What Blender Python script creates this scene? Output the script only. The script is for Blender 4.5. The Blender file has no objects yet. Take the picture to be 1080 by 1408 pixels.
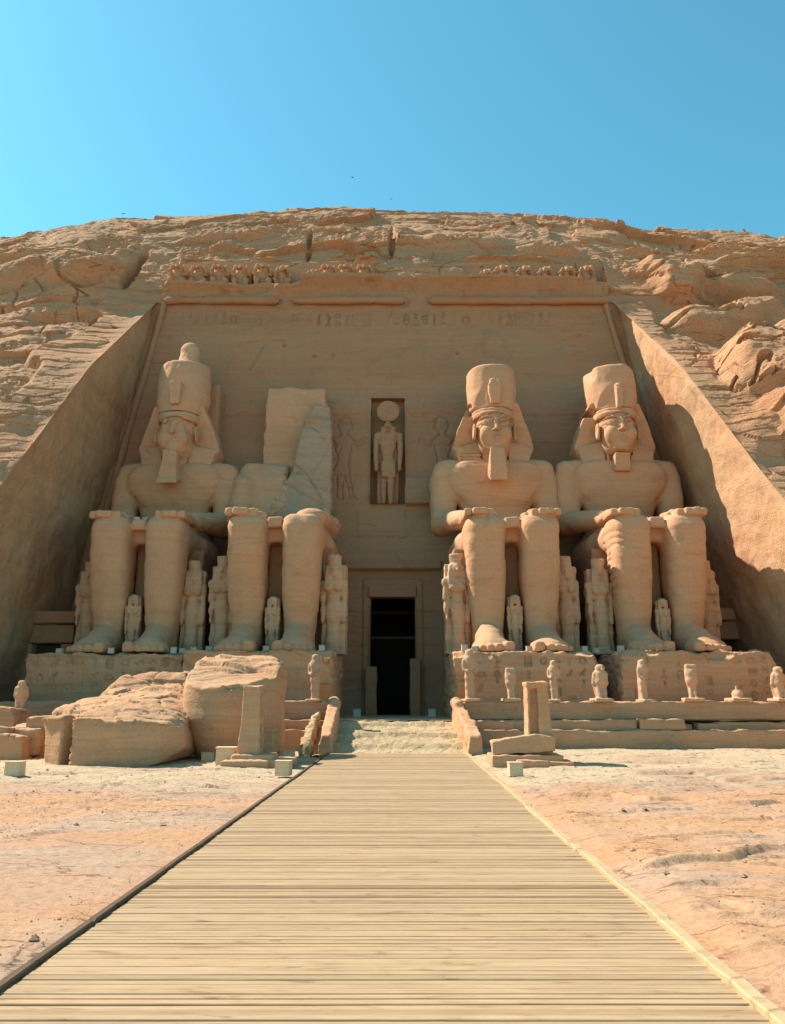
import bpy, bmesh, math, random, time
import numpy as np
from mathutils import Vector
T0 = time.time()
R = math.radians
random.seed(7)
sc = bpy.context.scene
COL = sc.collection

# ------------------------------------------------------------------ camera, sky, sun, exposure
PITCH = 13.6
EYE = 2.2
cam_d = bpy.data.cameras.new('camera')
cam = bpy.data.objects.new('camera', cam_d); COL.objects.link(cam)
cam_d.sensor_fit = 'VERTICAL'; cam_d.sensor_height = 24; cam_d.lens = 1057/1408*24
cam_d.clip_start = 0.1; cam_d.clip_end = 3000
cam.location = (0, 0, EYE); cam.rotation_euler = (R(90+PITCH), 0, 0)
sc.camera = cam

SUNV = Vector((-0.87, 0.35, 1.0)).normalized()          # towards the sun
elev = math.asin(SUNV.z)
world = bpy.data.worlds.new('World'); sc.world = world; world.use_nodes = True
wn, wl = world.node_tree.nodes, world.node_tree.links
bg = wn['Background']; sky = wn.new('ShaderNodeTexSky'); sky.sky_type = 'NISHITA'
sky.sun_disc = False; sky.sun_elevation = elev
sky.sun_rotation = math.atan2(SUNV.x, SUNV.y)
sky.altitude = 0; sky.air_density = 1.25; sky.dust_density = 0.4; sky.ozone_density = 2.0
tint = wn.new('ShaderNodeMixRGB'); tint.blend_type = 'MULTIPLY'; tint.inputs[0].default_value = 1
tint.inputs[2].default_value = (0.55, 1.17, 1.05, 1)
wl.new(sky.outputs[0], tint.inputs[1]); wl.new(tint.outputs[0], bg.inputs[0])
bg.inputs[1].default_value = 0.10
sun_d = bpy.data.lights.new('sun', 'SUN'); sun = bpy.data.objects.new('sun', sun_d); COL.objects.link(sun)
sun_d.energy = 4.9; sun_d.angle = R(0.53); sun_d.color = (1.0, 0.91, 0.78)
sun.rotation_euler = SUNV.to_track_quat('Z', 'Y').to_euler(); sun.location = (-40, 20, 60)
sc.view_settings.view_transform = 'Standard'; sc.view_settings.look = 'None'
sc.view_settings.exposure = 0.90; sc.view_settings.gamma = 1
sc.render.engine = 'CYCLES'
sc.cycles.max_bounces = 10; sc.cycles.diffuse_bounces = 6
sc.cycles.use_denoising = True

# a pixel of the photograph to a point of the place, used to survey real positions
def _ray(px, py):
    dx, dy = (px-540)/1057, (704-py)/1057
    c, s = math.cos(R(PITCH)), math.sin(R(PITCH))
    return dx, c-dy*s, s+dy*c
def PY(px, py, Y):
    x, y, z = _ray(px, py); k = Y/y; return (x*k, Y, EYE+z*k)
def PZ(px, py, Z):
    x, y, z = _ray(px, py); k = (Z-EYE)/z; return (x*k, y*k, Z)

# ------------------------------------------------------------------ numpy noise
def _h(ix, iy, iz, seed):
    n = (ix.astype(np.int64)*374761393 + iy.astype(np.int64)*668265263 + iz.astype(np.int64)*1274126177 + seed*974634777) & 0xffffffff
    n = ((n ^ (n >> 13))*1274126177) & 0xffffffff
    n = ((n ^ (n >> 16))*2246822519) & 0xffffffff
    return ((n ^ (n >> 15)) & 0xffffff).astype(np.float32)/8388607.5-1
def vnoise(x, y, z, seed=0):
    x, y, z = np.broadcast_arrays(np.asarray(x, np.float32), np.asarray(y, np.float32), np.asarray(z, np.float32))
    x0, y0, z0 = np.floor(x), np.floor(y), np.floor(z)
    fx, fy, fz = x-x0, y-y0, z-z0
    fx, fy, fz = (f*f*f*(f*(f*6-15)+10) for f in (fx, fy, fz))
    r = 0
    for a in (0, 1):
        for b in (0, 1):
            for c in (0, 1):
                w = (fx if a else 1-fx)*(fy if b else 1-fy)*(fz if c else 1-fz)
                r = r + w*_h(x0+a, y0+b, z0+c, seed)
    return r
def fbm(x, y, z, oct=4, seed=0, gain=.5):
    r, a, f = 0, 1, 1.
    for k in range(oct):
        xr = x*.8*f+z*.6*f; zr = -x*.6*f+z*.8*f
        r = r+a*vnoise(xr+k*17.3, y*f+k*5.1, zr-k*9.7, seed+k)
        a *= gain; f *= 2.03
        x, z = x, z
    return r
def worley(u, v, seed=0):
    """cell value, distance to border (F2-F1)"""
    u = np.asarray(u, np.float32); v = np.asarray(v, np.float32)
    u0, v0 = np.floor(u), np.floor(v)
    f1 = np.full(u.shape, 9., np.float32); f2 = f1.copy(); val = np.zeros_like(f1)
    zz = np.zeros_like(u0)
    for a in (-1, 0, 1):
        for b in (-1, 0, 1):
            cu, cv = u0+a, v0+b
            du = cu+.5+.42*_h(cu, cv, zz, seed)-u; dv = cv+.5+.42*_h(cu, cv, zz, seed+1)-v
            d = np.sqrt(du*du+dv*dv); hv = _h(cu, cv, zz, seed+2)
            m = d < f1
            f2 = np.where(m, f1, np.minimum(f2, d)); val = np.where(m, hv, val); f1 = np.where(m, d, f1)
    return val, f2-f1
def sstep(a, b, x):
    t = np.clip((x-a)/(b-a), 0, 1); return t*t*(3-2*t)
def strata(L, seed=0, crev=.10):
    """bedding: per-layer offset with crevices between the layers"""
    k = np.floor(L); f = L-k
    z = np.zeros_like(k)
    off = _h(k, z, z, seed)
    edge = np.minimum(f, 1-f)
    return off, np.clip(1-edge/crev, 0, 1)

# ------------------------------------------------------------------ mesh helpers
def mesh_np(name, V, F, mat, parent=None, smooth=True, loc=None):
    me = bpy.data.meshes.new(name)
    V = np.ascontiguousarray(V, np.float32); F = np.ascontiguousarray(F, np.int32)
    k = F.shape[1]
    me.vertices.add(len(V)); me.vertices.foreach_set('co', V.ravel())
    me.loops.add(F.size); me.loops.foreach_set('vertex_index', F.ravel())
    me.polygons.add(len(F))
    me.polygons.foreach_set('loop_start', np.arange(0, F.size, k, dtype=np.int32))
    me.polygons.foreach_set('loop_total', np.full(len(F), k, np.int32))
    me.polygons.foreach_set('use_smooth', np.full(len(F), smooth))
    me.update(calc_edges=True)
    if mat: me.materials.append(mat)
    o = bpy.data.objects.new(name, me); COL.objects.link(o)
    if parent is not None: o.parent = parent
    if loc is not None: o.location = loc
    return o
def grid_faces(n, m, flip=False, mask=None):
    i, j = np.meshgrid(np.arange(n-1), np.arange(m-1), indexing='ij')
    a = i*m+j; F = np.stack([a, a+1, a+m+1, a+m], -1)
    if mask is not None: F = F[mask]
    F = F.reshape(-1, 4)
    return F[:, ::-1] if flip else F
def vnormals(V, F):
    a = V[F[:, 2]]-V[F[:, 0]]; b = V[F[:, 3]]-V[F[:, 1]]
    n = np.cross(a, b); N = np.zeros_like(V)
    for k in range(4):
        for c in range(3): N[:, c] += np.bincount(F[:, k], n[:, c], len(V))
    return N/np.maximum(np.linalg.norm(N, axis=1, keepdims=True), 1e-9)

def tag(o, label=None, cat=None, group=None, kind=None):
    if label: o['label'] = label
    if cat: o['category'] = cat
    if group: o['group'] = group
    if kind: o['kind'] = kind
    return o
def thing(name, loc, label, cat, group=None, rz=0):
    o = bpy.data.objects.new(name, None); COL.objects.link(o)
    o.location = loc; o.rotation_euler = (0, 0, rz); o.empty_display_size = .3
    return tag(o, label, cat, group)
def copy_tree(o, loc=None, label=None, group=None, rz=None, scale=None, parent=None):
    c = o.copy(); COL.objects.link(c)
    if parent is not None: c.parent = parent
    if loc is not None: c.location = loc
    if label: c['label'] = label
    if group: c['group'] = group
    if rz is not None: c.rotation_euler = (0, 0, rz)
    if scale: c.scale = (scale if isinstance(scale, tuple) else (scale,)*3)
    for ch in list(o.children): copy_tree(ch, parent=c)
    return c

# ------------------------------------------------------------------ signed distance sculpting
class Sdf:
    def __init__(s, lo, hi, h):
        s.lo = np.array(lo, np.float32); s.h = h
        s.ax = [np.arange(lo[i], hi[i]+h, h, dtype=np.float32) for i in range(3)]
        s.D = np.full([len(a) for a in s.ax], 5., np.float32)
    def _op(s, f, lo, hi, k, op):
        m = k+3*s.h; sl = []; gs = []
        for i in range(3):
            a = max(0, int((lo[i]-m-s.lo[i])/s.h)); b = min(len(s.ax[i]), int((hi[i]+m-s.lo[i])/s.h)+2)
            if b <= a: return
            sl.append(slice(a, b)); sh = [1, 1, 1]; sh[i] = b-a; gs.append(s.ax[i][a:b].reshape(sh))
        d = f(*gs).astype(np.float32); D = s.D[tuple(sl)]
        if op == 'u':
            if k > 0:
                h = np.clip(.5+.5*(D-d)/k, 0, 1); r = D*(1-h)+d*h-k*h*(1-h)
            else: r = np.minimum(D, d)
        else:
            d = -d
            if k > 0:
                h = np.clip(.5-.5*(D-d)/k, 0, 1); r = D*(1-h)+d*h+k*h*(1-h)
            else: r = np.maximum(D, d)
        s.D[tuple(sl)] = r
    def cap(s, a, b, ra, rb, k=0, op='u', q=(1, 1, 1)):
        a = np.array(a, float); b = np.array(b, float); ab = b-a; L = (ab*ab).sum()+1e-9; rm = max(ra, rb)/min(q)
        def f(x, y, z):
            px, py, pz = x-a[0], y-a[1], z-a[2]
            t = np.clip((px*ab[0]+py*ab[1]+pz*ab[2])/L, 0, 1)
            return (np.sqrt(((px-t*ab[0])*q[0])**2+((py-t*ab[1])*q[1])**2+((pz-t*ab[2])*q[2])**2)-(ra+(rb-ra)*t))/max(q)
        s._op(f, np.minimum(a, b)-rm, np.maximum(a, b)+rm, k, op)
    def path(s, pts, k=0, op='u', q=(1, 1, 1)):
        for p, r in zip(pts, pts[1:]): s.cap(p[:3], r[:3], p[3], r[3], k, op, q)
    def ell(s, c, r, k=0, op='u'):
        m = min(r)
        def f(x, y, z):
            q0 = np.sqrt(((x-c[0])/r[0])**2+((y-c[1])/r[1])**2+((z-c[2])/r[2])**2)
            q1 = np.sqrt(((x-c[0])/r[0]**2)**2+((y-c[1])/r[1]**2)**2+((z-c[2])/r[2]**2)**2)
            return q0*(q0-1)/np.maximum(q1, 1e-6)
        s._op(f, np.array(c)-r, np.array(c)+r, k, op)
    def box(s, lo, hi, rd=.1, k=0, op='u'):
        lo = np.array(lo, float); hi = np.array(hi, float); c = (lo+hi)/2; e = (hi-lo)/2-rd
        def f(x, y, z):
            a, b, g = np.abs(x-c[0])-e[0], np.abs(y-c[1])-e[1], np.abs(z-c[2])-e[2]
            return np.sqrt(np.maximum(a, 0)**2+np.maximum(b, 0)**2+np.maximum(g, 0)**2)+np.minimum(np.maximum(a, np.maximum(b, g)), 0)-rd
        s._op(f, lo, hi, k, op)
    def loft(s, secs, rd=.15, k=0, op='u', p=0):
        """secs: (z, cx, cy, hx, hy); p=0 rounded box section, p>0 superellipse exponent"""
        zs = [c[0] for c in secs]; A = np.array(secs, float)
        lo = (min(A[:, 1]-A[:, 3]), min(A[:, 2]-A[:, 4]), zs[0]); hi = (max(A[:, 1]+A[:, 3]), max(A[:, 2]+A[:, 4]), zs[-1])
        def f(x, y, z):
            cx, cy, hx, hy = (np.interp(z, zs, A[:, i]) for i in (1, 2, 3, 4))
            zc = (zs[0]+zs[-1])/2; g = np.abs(z-zc)-((zs[-1]-zs[0])/2-rd)
            if p:
                a, b = np.abs(x-cx)/hx, np.abs(y-cy)/hy
                d2 = ((a**p+b**p)**(1/p)-1)*np.minimum(hx, hy)+rd
                return np.sqrt(np.maximum(d2, 0)**2+np.maximum(g, 0)**2)+np.minimum(np.maximum(d2, g), 0)-rd
            a, b = np.abs(x-cx)-hx+rd, np.abs(y-cy)-hy+rd
            return np.sqrt(np.maximum(a, 0)**2+np.maximum(b, 0)**2+np.maximum(g, 0)**2)+np.minimum(np.maximum(a, np.maximum(b, g)), 0)-rd
        s._op(f, lo, hi, k, op)
    def planes(s, pl, lo, hi, rd=0, k=0, op='u'):
        def f(x, y, z):
            d = -9.
            for (px, py, pz), n in pl:
                n = np.array(n, float); n /= np.linalg.norm(n)
                d = np.maximum(d, (x-px)*n[0]+(y-py)*n[1]+(z-pz)*n[2]) if not isinstance(d, float) else (x-px)*n[0]+(y-py)*n[1]+(z-pz)*n[2]
            return d-rd
        s._op(f, lo, hi, k, op)
    def hull(s, verts, k=0, op='u', rd=0):
        bm = bmesh.new()
        for v in verts: bm.verts.new(v)
        r = bmesh.ops.convex_hull(bm, input=bm.verts); bm.normal_update()
        c = sum((Vector(v) for v in verts), Vector())/len(verts); pl = []
        for f in bm.faces:
            n = f.normal.copy(); p = f.calc_center_median()
            if n.dot(p-c) < 0: n = -n
            pl.append((tuple(p), tuple(n)))
        bm.free(); a = np.array(verts, float)
        s.planes(pl, a.min(0), a.max(0), rd, k, op)
    def noise(s, amp, scale, seed=0, q=(1, 1, 1)):
        m = np.abs(s.D) < amp*2+2*s.h
        i = np.nonzero(m); x, y, z = s.ax[0][i[0]], s.ax[1][i[1]], s.ax[2][i[2]]
        s.D[m] += amp*fbm(x*scale*q[0], y*scale*q[1], z*scale*q[2], 3, seed)
    def mesh(s):
        D = s.D.copy()
        D[0], D[-1], D[:, 0], D[:, -1], D[:, :, 0], D[:, :, -1] = (9,)*6
        I = D < 0; n = D.shape
        c = np.zeros((n[0]-1, n[1]-1, n[2]-1), np.int8)
        for a in (0, 1):
            for b in (0, 1):
                for g in (0, 1): c += I[a:n[0]-1+a, b:n[1]-1+b, g:n[2]-1+g]
        act = (c > 0) & (c < 8); ci = np.nonzero(act)
        idx = np.full(act.shape, -1, np.int32); idx[ci] = np.arange(len(ci[0]), dtype=np.int32)
        P = np.zeros((len(ci[0]), 3), np.float32); W = np.zeros(len(ci[0]), np.float32)
        cor = [(a, b, g) for a in (0, 1) for b in (0, 1) for g in (0, 1)]
        vals = {q: D[ci[0]+q[0], ci[1]+q[1], ci[2]+q[2]] for q in cor}
        for q in cor:
            for ax in range(3):
                if q[ax]: continue
                r = list(q); r[ax] = 1; r = tuple(r); u, v = vals[q], vals[r]
                m = (u < 0) != (v < 0); t = np.where(m, u/np.where(m, u-v, 1), 0)
                for k in range(3):
                    P[:, k] += np.where(m, q[k]+(t if k == ax else 0), 0)
                W += m
        P /= W[:, None]
        V = s.lo+(np.stack(ci, 1)+P)*s.h
        Fs = []
        for ax in range(3):
            b, g = [(1, 2), (2, 0), (0, 1)][ax]
            A = [slice(None)]*3; B = [slice(None)]*3; A[ax] = slice(0, -1); B[ax] = slice(1, None)
            i0, i1 = I[tuple(A)], I[tuple(B)]; ch = i0 != i1
            e = np.array(np.nonzero(ch)).T
            e = e[(e[:, b] > 0) & (e[:, g] > 0) & (e[:, b] < n[b]-1) & (e[:, g] < n[g]-1)]
            ins = i0[tuple(e.T)]
            def at(db, dg):
                q = e.copy(); q[:, b] += db; q[:, g] += dg; return idx[tuple(q.T)]
            F = np.stack([at(-1, -1), at(0, -1), at(0, 0), at(-1, 0)], 1)
            F[~ins] = F[~ins][:, ::-1]; Fs.append(F)
        F = np.concatenate(Fs); F = F[(F >= 0).all(1)]
        return V, F
    def build(s, name, mat, parent=None, rough=0, rscale=1.5, bed=0, bscale=1.2, seed=0, post=None, loc=None, off=(0, 0, 0)):
        V, F = s.mesh(); N = vnormals(V, F)
        w = V+np.array(off, np.float32)
        if rough: V = V+N*(rough*fbm(w[:, 0]*rscale, w[:, 1]*rscale, w[:, 2]*rscale, 4, seed))[:, None]
        if bed:
            L = w[:, 2]*bscale+.35*fbm(w[:, 0]*.25, w[:, 1]*.25, w[:, 2]*.3, 2, seed+5)
            o_, c_ = strata(L, seed, .12)
            br = sstep(-.2, .5, vnoise(w[:, 0]*.4, w[:, 1]*.4, w[:, 2]*.8, seed+9))
            V = V+N*(bed*(.5*o_-c_*br))[:, None]
        if post is not None: V = post(V, N)
        return mesh_np(name, V, F, mat, parent, True, loc)

# ------------------------------------------------------------------ materials
def new_mat(name):
    m = bpy.data.materials.new(name); m.use_nodes = True
    nt = m.node_tree; b = nt.nodes['Principled BSDF']; b.inputs['Specular IOR Level'].default_value = .15
    return m, nt.nodes, nt.links, b
def ramp(n, stops):
    r = n.new('ShaderNodeValToRGB'); e = r.color_ramp.elements
    while len(e) < len(stops): e.new(.5)
    for el, (p, c) in zip(e, stops): el.position = p; el.color = (*c, 1) if len(c) == 3 else c
    return r
def stone(name, base, dark=.72, light=1.18, bed=1.0, bump=.25, red=(1.08, .93, .85), pits=.3, patch=.25, fine=9.0, dist=.05, band=.8, joint=0):
    m, n, l, b = new_mat(name); b.inputs['Roughness'].default_value = .92
    geo = n.new('ShaderNodeNewGeometry')
    def mapped(s, k=1):
        mp = n.new('ShaderNodeMapping'); mp.inputs['Scale'].default_value = s; l.new(geo.outputs['Position'], mp.inputs[0]); return mp
    def noise(scale, det, mp, rough=.55, dis=0):
        t = n.new('ShaderNodeTexNoise'); t.inputs['Scale'].default_value = scale; t.inputs['Detail'].default_value = det
        t.inputs['Roughness'].default_value = rough; t.inputs['Distortion'].default_value = dis; l.new(mp.outputs[0], t.inputs['Vector']); return t
    iso = mapped((1, 1, 1)); lay = mapped((.06, .06, 1.0)); lay2 = mapped((.16, .16, 2.6))
    n1 = noise(.16, 5, iso, .6, .3); n2 = noise(bed*.8, 6, lay, .65, .2); n3 = noise(bed*1.6, 7, lay2, .7, .4); n4 = noise(fine, 6, iso, .7)
    c = lambda k: tuple(v*k for v in base)
    r1 = ramp(n, [(.25, c(dark)), (.5, c(1)), (.78, c(light))]); l.new(n2.outputs[0], r1.inputs[0])
    r3 = ramp(n, [(.3, (.80, .78, .76)), (.52, (1, 1, 1)), (.75, (1.10, 1.10, 1.08))]); l.new(n3.outputs[0], r3.inputs[0])
    mu = n.new('ShaderNodeMixRGB'); mu.blend_type = 'MULTIPLY'; mu.inputs[0].default_value = band
    l.new(r1.outputs[0], mu.inputs[1]); l.new(r3.outputs[0], mu.inputs[2])
    r2 = ramp(n, [(.35, (1, 1, 1)), (.7, red)]); l.new(n1.outputs[0], r2.inputs[0])
    mu2 = n.new('ShaderNodeMixRGB'); mu2.blend_type = 'MULTIPLY'; mu2.inputs[0].default_value = 1
    l.new(mu.outputs[0], mu2.inputs[1]); l.new(r2.outputs[0], mu2.inputs[2])
    r4 = ramp(n, [(.3, (1-patch,)*3), (.5, (1, 1, 1)), (.75, (1+patch*.5,)*3)]); l.new(n4.outputs[0], r4.inputs[0])
    mu3 = n.new('ShaderNodeMixRGB'); mu3.blend_type = 'MULTIPLY'; mu3.inputs[0].default_value = .7
    l.new(mu2.outputs[0], mu3.inputs[1]); l.new(r4.outputs[0], mu3.inputs[2]); last = mu3.outputs[0]
    # stain patches of the rock itself
    n5 = noise(.55, 6, iso, .65, .8); r5 = ramp(n, [(.33, (.86, .88, .90)), (.46, (1, 1, 1)), (.56, (1, 1, 1)), (.70, (1.06, .97, .90))]); l.new(n5.outputs[0], r5.inputs[0])
    m5 = n.new('ShaderNodeMixRGB'); m5.blend_type = 'MULTIPLY'; m5.inputs[0].default_value = .8; l.new(last, m5.inputs[1]); l.new(r5.outputs[0], m5.inputs[2]); last = m5.outputs[0]
    if joint:
        wn_ = noise(1.1, 4, iso); sc_ = mapped((.12, .12, .95)); av = n.new('ShaderNodeVectorMath'); av.operation = 'MULTIPLY_ADD'
        l.new(wn_.outputs['Color'], av.inputs[0]); av.inputs[1].default_value = (.1, .1, .18); l.new(sc_.outputs[0], av.inputs[2])
        vj = n.new('ShaderNodeTexVoronoi'); vj.feature = 'DISTANCE_TO_EDGE'; vj.inputs['Scale'].default_value = 1.0; l.new(av.outputs[0], vj.inputs['Vector'])
        rj = ramp(n, [(.004, (1-joint*1.6, 1-joint*1.8, 1-joint*1.9)), (.02, (1, 1, 1))]); l.new(vj.outputs['Distance'], rj.inputs[0])
        rm = ramp(n, [(.52, (0, 0, 0)), (.60, (1, 1, 1))]); l.new(n5.outputs[0], rm.inputs[0])
        m6 = n.new('ShaderNodeMixRGB'); m6.blend_type = 'MULTIPLY'; l.new(rm.outputs[0], m6.inputs[0]); l.new(last, m6.inputs[1]); l.new(rj.outputs[0], m6.inputs[2]); last = m6.outputs[0]
    l.new(last, b.inputs['Base Color'])
    # relief: fine grain, bedding, pits
    vo = n.new('ShaderNodeTexVoronoi'); vo.inputs['Scale'].default_value = 3.2; l.new(mapped((1, 1, 2.2)).outputs[0], vo.inputs['Vector'])
    rp = ramp(n, [(.0, (0, 0, 0)), (.16, (1, 1, 1))]); l.new(vo.outputs['Distance'], rp.inputs[0])
    a1 = n.new('ShaderNodeMath'); a1.operation = 'MULTIPLY_ADD'; l.new(n3.outputs[0], a1.inputs[0]); a1.inputs[1].default_value = band; l.new(n4.outputs[0], a1.inputs[2])
    a2 = n.new('ShaderNodeMath'); a2.operation = 'MULTIPLY_ADD'; l.new(rp.outputs[0], a2.inputs[0]); a2.inputs[1].default_value = pits; l.new(a1.outputs[0], a2.inputs[2])
    bp = n.new('ShaderNodeBump'); bp.inputs['Strength'].default_value = bump; bp.inputs['Distance'].default_value = dist*4
    l.new(a2.outputs[0], bp.inputs['Height']); l.new(bp.outputs[0], b.inputs['Normal'])
    return m
SAND = (.53, .335, .20)
M = {}
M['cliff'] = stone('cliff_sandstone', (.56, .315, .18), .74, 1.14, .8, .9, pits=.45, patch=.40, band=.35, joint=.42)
M['wall'] = stone('dressed_sandstone_wall', (.385, .215, .125), .88, 1.07, .5, .2, pits=.12, patch=.14, band=.3, joint=.12)  # base set darker than the statue stone: shade of the recess is in the colour
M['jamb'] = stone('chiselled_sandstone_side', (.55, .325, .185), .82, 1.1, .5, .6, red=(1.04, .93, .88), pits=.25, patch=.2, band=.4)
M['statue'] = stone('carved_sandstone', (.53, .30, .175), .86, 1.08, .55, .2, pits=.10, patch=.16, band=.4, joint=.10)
M['ped'] = stone('pedestal_sandstone', (.50, .285, .165), .84, 1.12, .9, .25, pits=.2, patch=.15)
M['small'] = stone('small_statue_sandstone', (.50, .31, .195), .88, 1.12, 1.2, .2, pits=.1, patch=.15, fine=18)
M['block'] = stone('fallen_block_sandstone', (.48, .28, .16), .82, 1.15, 1.4, .35, pits=.25, patch=.2)
M['brick'] = stone('terrace_wall_sandstone', (.44, .26, .155), .84, 1.12, 1.6, .3, pits=.2, patch=.15)
M['pale'] = stone('pale_step_stone', (.47, .34, .20), .85, 1.12, 1.5, .5, red=(1, .97, .93), pits=.5, patch=.2)

def ground_mat():
    m, n, l, b = new_mat('bedrock_ground'); b.inputs['Roughness'].default_value = .95
    geo = n.new('ShaderNodeNewGeometry')
    def noise(scale, det, s=(1, 1, 1), rough=.6, dis=0, loc=(0, 0, 0)):
        mp = n.new('ShaderNodeMapping'); mp.inputs['Scale'].default_value = s; mp.inputs['Location'].default_value = loc; l.new(geo.outputs['Position'], mp.inputs[0])
        t = n.new('ShaderNodeTexNoise'); t.inputs['Scale'].default_value = scale; t.inputs['Detail'].default_value = det
        t.inputs['Roughness'].default_value = rough; t.inputs['Distortion'].default_value = dis; l.new(mp.outputs[0], t.inputs['Vector']); return t
    pale = (.48, .37, .24); pink = (.46, .285, .18); rose = (.36, .22, .18); orange = (.47, .27, .145)
    a = noise(.16, 5, (1, 1.6, 1), .6, .6); b2 = noise(.35, 6, (.6, 2.2, 1), .65, .8, (7, 3, 0)); c = noise(9, 8, (1, 1.5, 1), .72); d = noise(45, 4)
    sep = n.new('ShaderNodeSeparateXYZ'); l.new(geo.outputs['Position'], sep.inputs[0])
    r1 = ramp(n, [(.36, orange), (.47, pink), (.56, (.41, .285, .20)), (.66, pale)])
    # the bedrock turns pale towards the terrace
    mr = n.new('ShaderNodeMapRange'); mr.inputs['From Min'].default_value = 19; mr.inputs['From Max'].default_value = 27; mr.inputs['To Min'].default_value = -.03; mr.inputs['To Max'].default_value = .24
    l.new(sep.outputs['Y'], mr.inputs['Value'])
    ad = n.new('ShaderNodeMath'); ad.operation = 'ADD'; l.new(a.outputs[0], ad.inputs[0]); l.new(mr.outputs[0], ad.inputs[1]); l.new(ad.outputs[0], r1.inputs[0])
    r2 = ramp(n, [(.35, (1, 1, 1)), (.5, (.97, .9, .88)), (.68, (1.05, 1.02, .98))]); l.new(b2.outputs[0], r2.inputs[0])
    r3 = ramp(n, [(.30, (.55, .50, .47)), (.40, (.86, .84, .82)), (.5, (1, 1, 1)), (.62, (1.08, 1.10, 1.12)), (.75, (1.2, 1.25, 1.28))]); l.new(c.outputs[0], r3.inputs[0])
    x = r1.outputs[0]
    for rr, fac in ((r2, 1), (r3, 1)):
        mu = n.new('ShaderNodeMixRGB'); mu.blend_type = 'MULTIPLY'; mu.inputs[0].default_value = fac
        l.new(x, mu.inputs[1]); l.new(rr.outputs[0], mu.inputs[2]); x = mu.outputs[0]
    # fissures filled with darker sand
    for (sx, sy, w_, dk, lo_) in ((.30, .95, .010, .45, .50), (.9, 2.6, .016, .60, .54)):
        nw = noise(1.6, 5, (1, 1, 1), .65, .5, (sx, 0, 0)); mp = n.new('ShaderNodeMapping'); mp.inputs['Scale'].default_value = (sx, sy, .3); mp.inputs['Rotation'].default_value = (0, 0, .10); l.new(geo.outputs['Position'], mp.inputs[0])
        av = n.new('ShaderNodeVectorMath'); av.operation = 'MULTIPLY_ADD'; l.new(nw.outputs['Color'], av.inputs[0]); av.inputs[1].default_value = (.5, .5, 0); l.new(mp.outputs[0], av.inputs[2])
        vj = n.new('ShaderNodeTexVoronoi'); vj.feature = 'DISTANCE_TO_EDGE'; vj.inputs['Scale'].default_value = 1; l.new(av.outputs[0], vj.inputs['Vector'])
        rj = ramp(n, [(w_*.3, (dk, dk*.9, dk*.85)), (w_*2, (1, 1, 1))]); l.new(vj.outputs['Distance'], rj.inputs[0])
        nm = noise(.5, 4, (1, 1.4, 1), .6, 0, (3, sx*9, 0)); rm = ramp(n, [(lo_-.04, (0, 0, 0)), (lo_+.04, (1, 1, 1))]); l.new(nm.outputs[0], rm.inputs[0])
        mu = n.new('ShaderNodeMixRGB'); mu.blend_type = 'MULTIPLY'; l.new(rm.outputs[0], mu.inputs[0]); l.new(x, mu.inputs[1]); l.new(rj.outputs[0], mu.inputs[2]); x = mu.outputs[0]
    l.new(x, b.inputs['Base Color'])
    ma = n.new('ShaderNodeMath'); ma.operation = 'MULTIPLY_ADD'; l.new(d.outputs[0], ma.inputs[0]); ma.inputs[1].default_value = .25; l.new(c.outputs[0], ma.inputs[2])
    bp = n.new('ShaderNodeBump'); bp.inputs['Strength'].default_value = .6; bp.inputs['Distance'].default_value = .07
    l.new(ma.outputs[0], bp.inputs['Height']); l.new(bp.outputs[0], b.inputs['Normal'])
    return m
M['ground'] = ground_mat()
M['gravel'] = stone('gravel_stone', (.34, .23, .16), .7, 1.2, 3, .2)

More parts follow.
